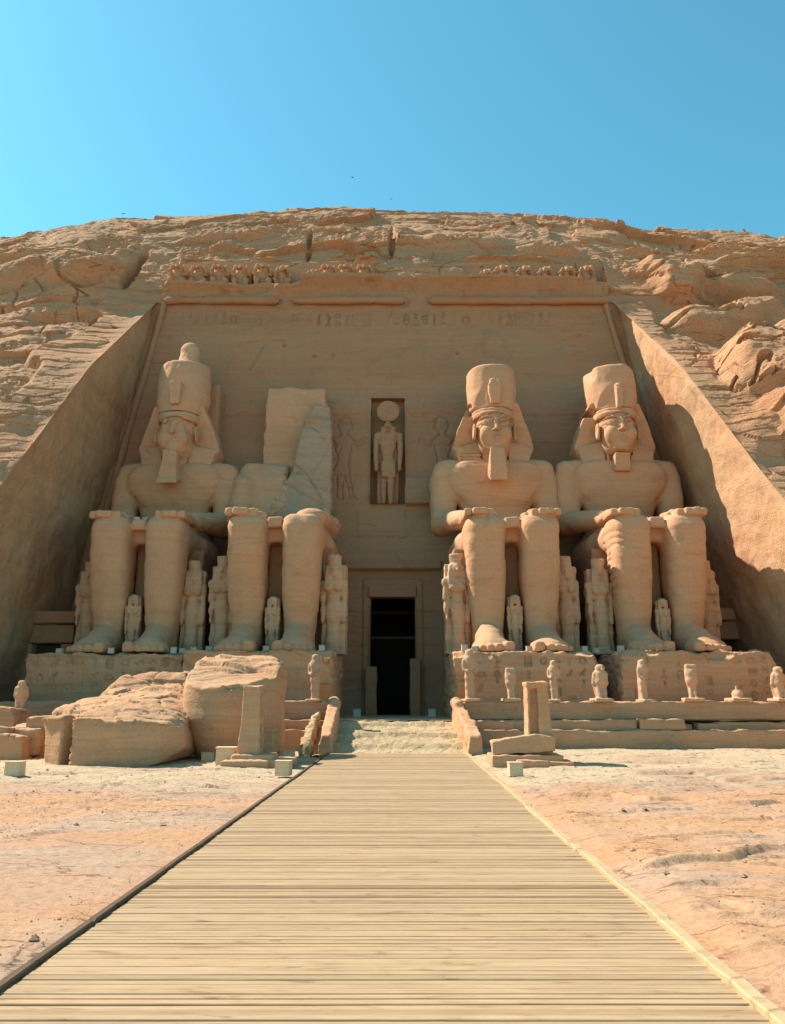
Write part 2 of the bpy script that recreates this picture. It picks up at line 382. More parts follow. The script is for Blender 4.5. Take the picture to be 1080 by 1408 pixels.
def wood_mat(name, cols, var=True, rough=.75):
    m, n, l, b = new_mat(name); b.inputs['Roughness'].default_value = rough
    geo = n.new('ShaderNodeNewGeometry')
    at = n.new('ShaderNodeAttribute'); at.attribute_name = 'tone'
    vm = n.new('ShaderNodeVectorMath'); vm.operation = 'MULTIPLY_ADD'; cx = n.new('ShaderNodeCombineXYZ')
    for i in (0, 1, 2): l.new(at.outputs['Fac'], cx.inputs[i])
    l.new(cx.outputs[0], vm.inputs[0]); vm.inputs[1].default_value = (40, 13, 7); l.new(geo.outputs['Position'], vm.inputs[2])
    def noise(scale, det, s, rough=.6, dis=0):
        mp = n.new('ShaderNodeMapping'); mp.inputs['Scale'].default_value = s; l.new(vm.outputs[0], mp.inputs[0])
        t = n.new('ShaderNodeTexNoise'); t.inputs['Scale'].default_value = scale; t.inputs['Detail'].default_value = det
        t.inputs['Roughness'].default_value = rough; t.inputs['Distortion'].default_value = dis; l.new(mp.outputs[0], t.inputs['Vector']); return t
    g = noise(3, 9, (.35, 12, 12) if var else (12, .35, 12), .8, .6); k = noise(2.4, 5, (.6, 2.5, 2), .6, 1.2)
    r = ramp(n, [(.28, cols[0]), (.45, cols[1]), (.7, cols[2])]); l.new(g.outputs[0], r.inputs[0])
    rk = ramp(n, [(.30, (.50, .44, .38)), (.40, (.90, .88, .85)), (.55, (1, 1, 1)), (.75, (1.1, 1.1, 1.1))]); l.new(k.outputs[0], rk.inputs[0])
    mu = n.new('ShaderNodeMixRGB'); mu.blend_type = 'MULTIPLY'; mu.inputs[0].default_value = .8; l.new(r.outputs[0], mu.inputs[1]); l.new(rk.outputs[0], mu.inputs[2])
    rt = ramp(n, [(0, (.60, .56, .52)), (.12, (.85, .83, .8)), (.4, (1, 1, 1)), (1, (1.1, 1.08, 1.05))]); l.new(at.outputs['Fac'], rt.inputs[0])
    m2 = n.new('ShaderNodeMixRGB'); m2.blend_type = 'MULTIPLY'; m2.inputs[0].default_value = 1; l.new(mu.outputs[0], m2.inputs[1]); l.new(rt.outputs[0], m2.inputs[2])
    l.new(m2.outputs[0], b.inputs['Base Color'])
    bp = n.new('ShaderNodeBump'); bp.inputs['Strength'].default_value = .35; bp.inputs['Distance'].default_value = .01
    l.new(g.outputs[0], bp.inputs['Height']); l.new(bp.outputs[0], b.inputs['Normal'])
    return m
M['plank'] = wood_mat('weathered_pine_planks', [(.19, .13, .075), (.36, .24, .138), (.44, .315, .195)])
M['edge_pale'] = wood_mat('pale_timber_edge', [(.33, .225, .12), (.41, .29, .16), (.46, .34, .205)], False)
M['edge_dark'] = wood_mat('dark_timber_edge', [(.07, .04, .025), (.11, .065, .04), (.17, .11, .07)], False)
def plain(name, c, rough=.6, noise_amt=.15, scale=8):
    m, n, l, b = new_mat(name); b.inputs['Roughness'].default_value = rough
    t = n.new('ShaderNodeTexNoise'); t.inputs['Scale'].default_value = scale; t.inputs['Detail'].default_value = 4
    r = ramp(n, [(.3, tuple(v*(1-noise_amt) for v in c)), (.7, tuple(v*(1+noise_amt) for v in c))]); l.new(t.outputs[0], r.inputs[0]); l.new(r.outputs[0], b.inputs['Base Color'])
    return m
M['cream'] = plain('cream_painted_metal', (.64, .45, .29))
M['whitebox'] = plain('dusty_white_metal', (.44, .40, .33))
M['glass'] = plain('dark_lens_glass', (.05, .05, .05), .15)
M['dark'] = plain('shaded_interior_stone', (.06, .045, .035), .9)  # near-black colour carries the shade of the doorway, its beams and shrine openings
M['doorwood'] = plain('dark_door_timber', (.05, .035, .025), .8)
M['bird'] = plain('dark_feathers', (.04, .035, .03), .8)
M['rust'] = stone('red_patch_stone', (.52, .24, .10), .85, 1.1, 1.2, .2)
M['grey'] = stone('grey_fracture_stone', (.43, .275, .18), .85, 1.1, .8, .35, red=(1, .97, .94))
print('setup', round(time.time()-T0, 1))

# ------------------------------------------------------------------ ground
LEDGES = []
for amp, pp in ((.20, ((765, 1093), (850, 1098), (890, 1104), (938, 1105))), (.13, ((855, 1068), (960, 1070), (1000, 1078), (1079, 1076))), (.10, ((965, 1108), (1030, 1112), (1079, 1110))), (.09, ((875, 1196), (990, 1186), (1079, 1172))),
        (.07, ((850, 1206), (895, 1209))), (.10, ((895, 1243), (930, 1249), (975, 1248))), (.15, ((990, 1240), (1040, 1258), (1100, 1261))), (.12, ((1000, 1337), (1045, 1347))), (.05, ((1030, 1331), (1120, 1333))), (.05, ((900, 1221), (990, 1216), (1079, 1228))),
        (.06, ((960, 1310), (1079, 1302))), (.08, ((700, 1078), (745, 1082))), (.06, ((45, 1105), (75, 1108), (112, 1113))), (.08, ((170, 1076), (240, 1080), (310, 1082))), (.06, ((0, 1158), (50, 1152), (92, 1147))), (.05, ((225, 1117), (330, 1123))), (.06, ((110, 1119), (150, 1123))), (.05, ((205, 1095), (330, 1092)))):
    LEDGES.append(([PZ(px, py, -.08)[:2] for px, py in pp], amp))
def ground_h(x, y):
    w = fbm(x*.12, y*.12, 0*x, 3, 31); w2 = fbm(x*.5, y*.8, 0*x, 3, 32)
    far = sstep(13, 22, y); right = sstep(2, 5, x); act = np.clip(.12+.9*np.maximum(far, right), 0, 1)
    def shelves(a, n, lip):
        k = np.floor(a*n); f = a*n-k; return (k+sstep(1-lip, 1.0, f))/n
    a = y*.085+x*.012+fbm(x*.13, y*.30, 0*x+1, 3, 3)*.50
    a2 = y*.30-x*.06+fbm(x*.22, y*.6, 0*x+3, 2, 8)*.8
    h = .12*(shelves(a, 3.0, .03)-a)*act*sstep(-.25, .35, fbm(x*.2, y*.3, 0*x, 2, 21))+.11*(shelves(a2, 2.0, .04)-a2)*act*sstep(-.1, .4, w2)
    h = h+.022*fbm(x*.6, y*1.2, 0*x, 3, 12)*act+.011*fbm(x*3.5, y*5, 0*x, 3, 13)*(.5+.5*act)+.007*fbm(x*11, y*13, 0*x, 2, 14)
    c1 = np.abs(fbm(x*.18+3, y*.55, 0*x+7, 3, 15)); c2 = np.abs(fbm(x*.30-5+.1*y, y*.9, 0*x+2, 4, 25)); c3 = np.abs(fbm(x*.7, y*1.6, 0*x+4, 3, 27))
    h = h-.10*np.clip(1-c1/.016, 0, 1)*act*sstep(-.1, .2, vnoise(x*.2, y*.2, 0*x, 16))-.07*np.clip(1-c2/.02, 0, 1)*act*sstep(0, .3, vnoise(x*.3, y*.4, 0*x, 26))-.03*np.clip(1-c3/.04, 0, 1)*sstep(.1, .5, vnoise(x*.4, y*.4, 0*x, 28))
    for pts, amp in LEDGES:
        lx = [p[0] for p in pts]; yl = np.interp(x, lx, [p[1] for p in pts])+.16*fbm(x*.7, 0*x, 0*x+amp*50, 2, 33)*(.4+y*.03); s_ = y-yl
        m = sstep(lx[0]-.3, lx[0]+.5, x)*sstep(lx[-1]+.3, lx[-1]-.5, x)
        h = h*(1-.6*m*np.exp(-(s_/.35)**2))+m*np.minimum(amp, .10)*(sstep(-.05, .05, s_)*np.exp(-np.maximum(s_, 0)/(1.0+amp*4))-.25*np.exp(-(s_/.10)**2)*(s_ < .02))
    cv, ce = worley(x*.55+.3*w2, y*1.3, 17); h = h+far*(.03*cv-.05*np.clip(1-ce/.07, 0, 1)*sstep(-.1, .4, w2))
    return h
def make_ground():
    xs = np.unique(np.round(np.r_[np.arange(-24, -9, .08), np.arange(-9, 9, .05), np.arange(9, 24.01, .08)], 3)); ys = np.unique(np.round(np.r_[np.arange(2.0, 20, .04), np.arange(20, 38.6, .06)], 3))
    X, Y = np.meshgrid(xs, ys, indexing='ij'); Hh = ground_h(X, Y)
    Z = Hh-.06+.06*sstep(3.5, 6, np.abs(X))-.05*(X < 0)
    LE = lambda y: np.interp(y, [0, 33], [-3.1, -3.0]); 
    m = sstep(3.6, 3.0, np.abs(X))*(Y < 33.2)
    Z = Z*(1-m)+np.minimum(Z, -.14)*m
    edge = np.minimum(np.minimum(X+24, 24-X), np.minimum(Y-2, 99))
    Z = Z-.5*(1-sstep(0, 1.5, edge))
    V = np.stack([X, Y, Z], -1).reshape(-1, 3)
    o = mesh_np('ground', V, grid_faces(len(xs), len(ys), True), M['ground']); tag(o, kind='structure')
    V = np.array([[-600, -600, -.42], [600, -600, -.42], [600, 600, -.42], [-600, 600, -.42]]); 
    o = mesh_np('ground', V, np.array([[0, 1, 2, 3]]), M['ground'], smooth=False); tag(o, kind='structure')
make_ground()
def scatter_stones():
    rg = np.random.default_rng(4); n = 34000
    y = 5+30*rg.random(n)**.8; x = rg.uniform(-1, 1, n)*(4+y*.55)
    keep = (np.abs(x) > 3.35)&(vnoise(x*.4, y*.5, 0*x, 9)+.3*vnoise(x*1.5, y*1.5, 0*x, 10) > -.35*(rg.random(n) < .5)); x, y = x[keep], y[keep]; n = len(x)
    r = .007+.016*rg.random(n)**3+.045*(rg.random(n) < .008)
    z = ground_h(x, y)-.06+.06*sstep(3.5, 6, np.abs(x))-.05*(x < 0)
    oc = np.array([(1, 0, 0), (0, 1, 0), (-1, 0, 0), (0, -1, 0), (0, 0, 1), (0, 0, -1)], float); fc = np.array([(0, 1, 4), (1, 2, 4), (2, 3, 4), (3, 0, 4), (1, 0, 5), (2, 1, 5), (3, 2, 5), (0, 3, 5)])
    an = rg.uniform(0, 6.28, n); j = rg.uniform(.55, 1.35, (n, 6, 3)); P = oc[None]*j*r[:, None, None]; P[..., 2] *= .6
    c, s_ = np.cos(an)[:, None], np.sin(an)[:, None]; Q = np.stack([P[..., 0]*c-P[..., 1]*s_+x[:, None], P[..., 0]*s_+P[..., 1]*c+y[:, None], P[..., 2]+z[:, None]+r[:, None]*.2], -1)
    F = (fc[None]+6*np.arange(n)[:, None, None]).reshape(-1, 3)
    o = mesh_np('gravel', Q.reshape(-1, 3), F, M['gravel'], smooth=False); tag(o, kind='stuff')
scatter_stones()

# ------------------------------------------------------------------ hill the temple is cut into
WALL_Y = lambda z: 50+.13*(z-1.1)
XL = lambda z: 18.2+(32-z)*.13
XR = lambda z: 17.0+(32-z)*.163
PROF = np.array([(29.5, -1), (38.7, 12.5), (45.6, 22.8), (54, 32.0), (54.9, 34.0), (56.4, 37.2), (59, 41.6), (61.5, 45.1), (64, 47.0), (68, 49.6), (76, 52.5), (95, 56), (130, 58)], float)
def smooth_prof():
    seg = np.r_[0, np.cumsum(np.hypot(*np.diff(PROF, axis=0).T))]
    t = np.r_[np.arange(0, 68, .11), np.arange(68, seg[-1], 2.0)]
    y, z = np.interp(t, seg, PROF[:, 0]), np.interp(t, seg, PROF[:, 1])
    up = t > seg[3]+4
    ker = np.ones(15)/15
    ys, zs = np.convolve(np.pad(y, 7, 'edge'), ker, 'valid'), np.convolve(np.pad(z, 7, 'edge'), ker, 'valid')
    ys[t > 66] = y[t > 66]; zs[t > 66] = z[t > 66]
    return t, ys, zs, seg[3]
PT, PYs, PZs, T_TOP = smooth_prof()
def slope_hit(px, py):
    dx, dy, dz = _ray(px, py); el = dz/dy
    g = (PZs-EYE)/PYs; k = np.argmax(g > el); Y = PYs[k]
    return dx/dy*Y, PT[k]
FEAT = []   # x, t, radius x, radius t, amount, steepness
def feat(px, py, rx, rt, amt, st=.35):
    x, t = slope_hit(px, py); FEAT.append((x, t, rx, rt, amt, st))
feat(935, 400, 2.6, 2.2, 1.5); feat(900, 375, 1.4, 2.0, .9); feat(1005, 385, 4.2, 1.5, 1.4); feat(975, 440, 3.4, 1.6, 1.5); feat(1035, 430, 3.0, 1.8, 1.9)
feat(1060, 520, 3.6, 5.0, 2.4); feat(1120, 470, 4, 5, 2.0); feat(1065, 590, 2.4, 2.2, 2.2, .2); feat(1100, 640, 2.8, 1.8, -1.2)
feat(1000, 325, 4.5, 1.3, .8); feat(880, 335, 2.4, .9, .7); feat(1050, 345, 5, 1.0, .9)
feat(965, 480, 1.0, 1.0, -1.2); feat(1000, 600, 1.6, 4.0, -.5)
feat(100, 432, 3.2, 1.0, -1.3, .15); feat(60, 440, 1.6, 1.1, -1.0, .15); feat(90, 370, 6.0, 2.2, 1.2); feat(20, 345, 4, 1.0, .7)
feat(183, 372, .55, 2.6, -1.6, .3); feat(196, 345, .5, 1.2, -1.2, .3); feat(25, 560, 3.0, 2.4, .8); feat(60, 595, 1.4, 3.0, -1.2); feat(15, 640, 2.0, 1.6, 1.0)
feat(330, 322, 5.0, .9, .6); feat(480, 310, 4.0, .7, -.5); feat(540, 330, .35, 3.5, -1.0); feat(425, 340, .25, 2.6, -.7)
feat(640, 335, 6.5, 1.8, .7, .2); feat(760, 345, 3.0, 1.0, .8)
def cliff_disp(x, t, z, u, side):
    """offset out of the slope; u = metres beyond the edge of the recess"""
    B = 0*x; Bw = 0*x
    wx = .35*vnoise(x*.5, t*.5, 0*x, 61); wt = .3*vnoise(x*.5, t*.5, 0*x, 62)
    for fx, ft, rx, rt, amt, st in FEAT:
        amt = amt*(1.25 if fx > 17 else 1)
        r = np.sqrt(((x+wx*min(rx, 2)-fx)/rx)**2+((t+wt*min(rt, 2)-ft)/rt)**2)
        g = sstep(1.15, st, r)*amt; B = B+g; Bw = Bw+np.maximum(g, 0)
    big = fbm(x*.06, t*.07, 0*x, 3, 40)
    tilt = np.where(side < 0, -.16, .20)
    L = t*.62+tilt*x*.4+1.1*fbm(x*.05, t*.05, 0*x, 2, 41)+.30*Bw*np.where(side > 0, 1, .4)+.15*fbm(x*.3, t*.5, 0*x, 3, 47)
    wr = .5*fbm(x*.25, t*.3, 0*x, 3, 50)
    so2, cr2 = strata(L*2.1+.2, 9, .10)
    brk = sstep(-.10, .35, fbm(x*.10, t*.13, 0*x, 3, 43)); brk2 = sstep(.0, .4, fbm(x*.22, t*.4, 0*x, 3, 44))
    v1, e1 = worley(x*.085+.5*wr, L*.36+.3*wr, 51)
    v2, e2 = worley(x*.24+.5*wr, L*.95+.3*wr, 53)
    v3, e3 = worley(x*.8+wr, L*2.4, 56)
    R_ = np.where(side > 0, 1.0, .35)*sstep(3, 7, u)
    d = .50*v1+.26*v2*(.25+.75*brk)+.12*v3*brk2*(.4+.6*brk)+.14*so2*R_*(.4+.6*brk2)
    d = d-.85*np.clip(1-e1/.028, 0, 1)**.7*sstep(-.3, .1, v1)-.48*brk*np.clip(1-e2/.045, 0, 1)-.16*brk2*cr2*(.3+R_)
    calm = np.where(side < 0, sstep(-8, -12, -x*0+x)*.45, 0)+.75*sstep(1, 3, x)*sstep(16, 12, x)*sstep(T_TOP+5, T_TOP+6.5, t)*sstep(T_TOP+13, T_TOP+10.5, t)
    d = d*(1-np.clip(calm, 0, .8))
    d = d+.16*fbm(x*.5, t*.8, 0*x, 5, 45)+.08*fbm(x*2.2, t*3.4, 0*x, 3, 48)*(.4+brk2)
    bw_ = np.where(side < 0, 1.3, 0)
    band = sstep(2.2, 3.1, u-bw_+.9*vnoise(0*x, t*.35, 0*x, 46)+.4*v2)
    center = sstep(1.0, 0, u)
    low = sstep(T_TOP+6, T_TOP+2, t)
    k = band*1.0+(1-band)*(.34+.46*(1-low))
    out = d*k+B*np.where(t < T_TOP-1, np.clip(band+.15, 0, 1), 1)+big*.8*sstep(0, 8, u)
    out = out-band*.75*sstep(T_TOP+5, T_TOP-3, t)
    s3, c3 = strata(t*1.15+.12*fbm(x*.3, t*.3, 0*x, 2, 71), 21, .1)
    out = out+(1-band)*low*(.07*s3-.09*c3)
    return out*np.where(t < T_TOP+.5, sstep(-.4, 1.2, u)*.88+.12*(u > 0), 1)
def crest_drop(x, z): return -2.75*(x/35.6)**2*sstep(30, 46, z)
def hill_pts(X, T, Yb, Zb, nY, nZ, u, side, damp=1):
    d = cliff_disp(X, T, Zb, u, side)*damp
    d = d*np.where(T > 68, .6, 1)
    P = np.stack([X, Yb+nY*d, Zb+nZ*d+crest_drop(X, Zb)], -1)
    return P
_ty = np.gradient(PYs, PT); _tz = np.gradient(PZs, PT); _l = np.hypot(_ty, _tz); NY, NZ = -_tz/_l, _ty/_l
def edge_x(z, s): return s*(XL(np.minimum(z, 32)) if s < 0 else XR(np.minimum(z, 32)))
EDGE = {}
def make_side(s):
    us = np.r_[np.arange(0, 22, .11), np.geomspace(22, 90, 26)]
    U, T = np.meshgrid(us, PT, indexing='ij'); Yb, Zb = np.broadcast_to(PYs, U.shape), np.broadcast_to(PZs, U.shape)
    X = edge_x(Zb, s)+s*U
    P = hill_pts(X, T, Yb, Zb, NY[None], NZ[None], U, s)
    P[0, :, 0] = X[0]; EDGE[s] = P[0].copy()
    o = mesh_np('hill', P.reshape(-1, 3), grid_faces(len(us), len(PT), s > 0), M['cliff'], smooth=False); tag(o, kind='structure')
make_side(-1); make_side(1)
BAB_Z = (33.6, 36.5)
def make_top():
    tt = PT >= T_TOP-.3; T1 = PT[tt]; yb, zb = PYs[tt], PZs[tt]
    xl, xr = edge_x(32, -1), edge_x(32, 1)
    xs = np.linspace(xl, xr, 320)
    X, T = np.meshgrid(xs, T1, indexing='ij'); Yb, Zb = np.broadcast_to(yb, X.shape), np.broadcast_to(zb, X.shape)
    U = np.zeros_like(X)
    inn = np.minimum(X-xl, xr-X)
    P = hill_pts(X, T, Yb, Zb, NY[tt][None], NZ[tt][None], U, np.sign(X+.001))
    # the niche of the baboon row is cut back flat
    wob = .15*vnoise(X*.8, Zb*.8, 0*X, 77)
    zz = P[..., 2]
    inz = sstep(33.0, 33.3, zz)*sstep(36.95, 36.75, zz+wob)
    rng = np.maximum(sstep(-17.6, -17.3, X)*sstep(-1.2, -1.6, X), sstep(5.6, 6.4, X+wob)*sstep(17.2, 16.8, X))
    m = inz*rng
    P[..., 1] = P[..., 1]*(1-m)+(56.15+.05*vnoise(X*2, zz*2, 0*X, 5))*m
    # above the niche a rough overhanging lip, below it nothing sticks out past the cornice
    lip = np.clip(1-np.abs(zz-37.2)/.35, 0, 1)*rng; P[..., 1] -= lip*(.45+.25*vnoise(X*.5, zz, 0*X, 78))
    lowm = sstep(33.2, 32.6, zz)*sstep(0, 1.2, inn); P[..., 1] = P[..., 1]*(1-lowm)+np.maximum(P[..., 1], 54.6)*lowm
    o = mesh_np('hill', P.reshape(-1, 3), grid_faces(len(xs), len(T1), False), M['cliff'], smooth=False); tag(o, kind='structure')
make_top()
print('hill', round(time.time()-T0, 1))

# ------------------------------------------------------------------ relief carving raster
def glyph(u, v, kind):
    """u, v in -1..1; returns engraved mask"""
    r = np.hypot(u, v); c = lambda d, w=.19: np.clip(1.2-d/w, 0, 1)
    def seg(x0, y0, x1, y1, w=.17):
        dx, dy = x1-x0, y1-y0; t = np.clip(((u-x0)*dx+(v-y0)*dy)/(dx*dx+dy*dy+1e-6), 0, 1)
        return c(np.hypot(u-x0-t*dx, v-y0-t*dy), w)
    mx = np.maximum
    if kind == 0: return c(np.abs(r-.6))
    if kind == 1: return mx(c(np.abs(r-.62), .1), c(r, .14))
    if kind == 2: return mx(mx(seg(-.5, -.8, -.5, .8), seg(0, -.8, 0, .8)), seg(.5, -.8, .5, .8))
    if kind == 3: return mx(mx(seg(-.8, -.5, .8, -.5), seg(-.8, 0, .8, 0)), seg(-.8, .5, .8, .5))
    if kind == 4: return c(np.abs(v-.25*(2*np.abs((u*2.5) % 2-1)-1)), .16)*(np.abs(u) < .9)
    if kind == 5:
        d = np.hypot(np.maximum(np.abs(u)-.15, 0), np.maximum(np.abs(v)-.45, 0)); return mx(c(np.abs(d-.38), .1), seg(-.15, -.2, .2, .3, .08))
    if kind == 6: return mx(mx(seg(0, -.85, 0, .1), seg(-.5, .1, .5, .1)), c(np.abs(np.hypot(u*1.3, v-.5)-.33)))
    if kind == 7: return mx(seg(-.1, -.85, -.1, .8), np.clip(1.2-np.hypot((u-.1)*2.6, (v-.3)*1.3)/.5, 0, 1))
    if kind == 8: return mx(mx(c(np.hypot((u+.05-.35*v)*1.6, v*1.1)-.35, .2), c(np.hypot(u-.4, v-.6)-.1, .15)), mx(seg(0, -.3, .05, -.85), seg(-.4, -.3, -.8, -.7)))
    if kind == 9: return c(np.abs(np.maximum(np.abs(u), np.abs(v)*1.3)-.65))
    if kind == 10: return c(np.abs(np.hypot(u, v+.4)-.75), .12)*(v > -.45)+seg(-.75, -.45, .75, -.45)
    if kind == 11: return mx(c(np.abs(np.hypot(u, v*2.4)-.75), .14), c(r, .16))
    if kind == 12: return c(np.abs(v-.3*np.sin(u*4)), .14)*(np.abs(u) < .9)
    if kind == 13: return mx(mx(seg(0, -.85, 0, .5), seg(0, .5, -.35, .85)), mx(seg(0, -.1, .5, .2), seg(-.4, -.85, .4, -.85)))
    return mx(c(np.hypot(u-.1, v-.6)-.12, .14), mx(mx(seg(.05, .4, -.1, -.2, .2), seg(-.1, -.2, .35, -.8)), seg(-.1, -.2, -.4, -.8)))
class Relief:
    def __init__(s, x0, x1, z0, z1, h=.03):
        s.x0, s.z0, s.h = x0, z0, h
        s.xs = np.arange(x0, x1+h, h); s.zs = np.arange(z0, z1+h, h); s.H = np.zeros((len(s.xs), len(s.zs)), np.float32)
    def _w(s, x0, x1, z0, z1):
        a = slice(max(0, int((x0-s.x0)/s.h)), max(0, int((x1-s.x0)/s.h)+2)); b = slice(max(0, int((z0-s.z0)/s.h)), max(0, int((z1-s.z0)/s.h)+2))
        return a, b, s.xs[a][:, None], s.zs[b][None, :]
    def gly(s, cx, cz, w, hh, kind, depth):
        a, b, X, Z = s._w(cx-w, cx+w, cz-hh, cz+hh)
        if X.size and Z.size: s.H[a, b] = np.minimum(s.H[a, b], -depth*glyph((X-cx)/w+0*Z, (Z-cz)/hh+0*X, kind))
    def line(s, pts, w, depth, soft=1.0):
        for (x0, z0), (x1, z1) in zip(pts, pts[1:]):
            a, b, X, Z = s._w(min(x0, x1)-2*w, max(x0, x1)+2*w, min(z0, z1)-2*w, max(z0, z1)+2*w)
            if not (X.size and Z.size): continue
            dx, dz = x1-x0, z1-z0; t = np.clip(((X-x0)*dx+(Z-z0)*dz)/(dx*dx+dz*dz+1e-9), 0, 1)
            d = np.hypot(X-x0-t*dx, Z-z0-t*dz); v = -depth*np.clip(1.3-d/w, 0, 1)
            s.H[a, b] = np.minimum(s.H[a, b], v) if depth > 0 else np.maximum(s.H[a, b], v)
    def block(s, x0, x1, z0, z1, val, soft=.08):
        a, b, X, Z = s._w(x0-soft, x1+soft, z0-soft, z1+soft)
        m = np.clip(np.minimum(np.minimum(X-x0, x1-X), np.minimum(Z-z0, z1-Z))/soft+.5, 0, 1); s.H[a, b] += val*m
    def text(s, x0, x1, z0, z1, cell, depth, rng, vertical=False, dropout=.15):
        x = x0+cell/2
        while x < x1-cell*.3:
            z = z1-cell/2
            while z > z0+cell*.3:
                if rng.random() > dropout:
                    k = rng.choice([0, 1, 2, 2, 3, 4, 5, 6, 7, 7, 8, 8, 9, 10, 11, 12, 13, 14])
                    big = rng.uniform(.36, .46); s.gly(x+rng.uniform(-.05, .05)*cell, z, cell*big, cell*big, k, depth*rng.uniform(.5, 1.1))
                z -= cell
            x += cell
    def sample(s, x, z):
        i = np.clip((x-s.x0)/s.h, 0, len(s.xs)-1.001); j = np.clip((z-s.z0)/s.h, 0, len(s.zs)-1.001)
        a, b = i.astype(int), j.astype(int); f, g = i-a, j-b; H = s.H
        return H[a, b]*(1-f)*(1-g)+H[a+1, b]*f*(1-g)+H[a, b+1]*(1-f)*g+H[a+1, b+1]*f*g

# ------------------------------------------------------------------ temple facade
temple = thing('rock_temple_facade', (0, 50, 1.1), 'tall rock-cut sandstone temple front with dark doorway, niche and carved cornice', 'temple')
def tpart(name, V, F, mat, parent=None, smooth=True):
    V = np.array(V, np.float32)-np.array([0, 50, 1.1], np.float32)
    return mesh_np(name, V, F, mat, parent or temple, smooth)
DOOR = (-1.42, 1.47, 1.1, 9.2); NICHE = (-1.55, .88, 15.3, 23.6)
def wall_relief():
    r = Relief(-23.5, 23.5, .5, 33, .04); rg = random.Random(11)
    # inscription band under the roll moulding
    r.line([(-18.2, 31.25), (17, 31.25)], .07, .05); r.line([(-18.4, 29.55), (17.2, 29.55)], .07, .06)
    x = -17.2
    while x < 16.4:
        if rg.random() < .12:      # a long ring round several signs
            w = rg.uniform(1.3, 1.9); r.line([(x, 29.9), (x, 31.0), (x+w, 31.0), (x+w, 29.9), (x, 29.9)], .07, .09)
            for q in range(3): r.gly(x+.3+q*(w-.5)/2.2, 30.45, .22, .4, rg.choice([1, 2, 7, 12, 14]), .09)
            x += w+.35
        else:
            k = rg.choice([0, 1, 2, 3, 5, 6, 7, 7, 8, 8, 9, 12, 13, 14]); dd = .2*max(.2, .6+.5*math.sin(x*.8))
            if rg.random() < .5: r.gly(x+.3, 30.45, .3, .6, k, dd)
            else: r.gly(x+.3, 30.8, .3, .3, k, dd); r.gly(x+.3, 30.1, .3, .3, rg.choice([0, 3, 4, 9, 10, 12]), dd)
            x += .72
    cx = PY(641, 440, 53.9)[0]; r.gly(cx, 30.4, .42, .5, 0, .16)
    # worn courses and cracks
    for px0, px1, py, dpt in ((215, 840, 470, .06), (225, 830, 480, .04), (300, 560, 452, .05), (560, 830, 462, .05), (460, 850, 536, .04), (470, 600, 745, .06)):
        xa, _, za = PY(px0, py, 53); xb, _, zb = PY(px1, py+rg.uniform(-1, 1), 53)
        n = 24; r.line([(xa+(xb-xa)*i/n, za+.10*math.sin(i*1.7+py)+.06*rg.random()) for i in range(n+1)], .06, dpt)
    a = [PY(p, q, 53) for p, q in ((325, 468), (352, 463), (392, 462))]; r.line([(v[0], v[2]) for v in a], .06, .12)
    a = [PY(p, q, 53) for p, q in ((362, 470), (352, 490), (342, 506))]; r.line([(v[0], v[2]) for v in a], .07, .12)
    a = [PY(p, q, 52.5) for p, q in ((448, 577), (470, 580), (492, 581))]; r.line([(v[0], v[2]) for v in a], .07, .14)
    for px, py in ((432, 488), (458, 487), (630, 484), (390, 472)): v = PY(px, py, 53.2); r.gly(v[0], v[2], .16, .16, 1, .25); r.gly(v[0], v[2], .1, .1, 3, .3)
    # king figures offering on both sides of the niche
    def fig(cx, z0, s, hgt):
        k = hgt/6.5; P = lambda pts: [(cx+s*a*k, z0+b*k) for a, b in pts]; d = .13
        r.line(P([(-.1, 6.4), (-.5, 6.2), (-.6, 5.6), (-.35, 5.15), (-.35, 4.9), (-.95, 4.7), (-.75, 3.9), (-.5, 3.3), (-.55, 2.9), (-.95, 1.9), (.35, 1.7), (.25, 2.9), (.3, 3.4), (.45, 4.2), (.4, 4.75), (.05, 4.95), (.15, 5.3), (.4, 5.45), (.42, 5.7), (.3, 5.95), (.28, 6.3), (-.1, 6.4)]), .07, d)
        r.line(P([(-.55, 1.9), (-.5, 1.0), (-.5, .1), (-.1, .05), (-.15, 1.0), (-.05, 1.8)]), .07, d)
        r.line(P([(-.05, 1.8), (.25, 1.0), (.4, .1), (.85, .05), (.6, .25), (.5, 1.0), (.3, 1.75)]), .07, d)
        r.line(P([(.4, 4.7), (.8, 4.0), (1.5, 4.5), (1.45, 4.75), (.85, 4.35), (.45, 4.6)]), .07, d)
        r.line(P([(-.95, 4.7), (-.6, 4.1), (-1.0, 3.1), (-.8, 3.0), (-.3, 3.9)]), .06, d*.8)
    fig(-3.4, 15.6, 1, 6.6); fig(3.5, 15.6, -1, 6.6); fig(5.6, 16.4, -1, 5.4)
    for c, z in ((-2.1, 22.2), (2.0, 22.2)): r.text(c-.5, c+.5, z-1.2, z+1.0, .55, .08, rg)
    # ledge over the door and its frame
    r.block(-3.3, 3.3, 1.1, 10.6, -.32, .12); r.block(-3.3, 3.3, 10.6, 11.2, .20, .15); r.block(-1.95, 2.0, 1.1, 10.0, .16, .06)
    r.block(-23, -3.3, 11.0, 12.0, .05, .2)
    r.block(-2.4, .9, 12.9, 14.9, .08, .3); r.block(.88, 3.6, 15.2, 16.4, .5, .15); r.block(.88, 3.2, 16.4, 17.3, .25, .15)
    for z in (3.2, 5.4, 7.6): r.line([(-1.95, z+.05), (-2.4, z), (-3.3, z+.03)], .03, .04); r.line([(2.0, z-.1), (3.3, z)], .03, .04)
    a = [PY(p, q, 50.6) for p, q in ((487, 930), (503, 922), (509, 912))]; r.line([(v[0], v[2]) for v in a], .10, .15)
    return r
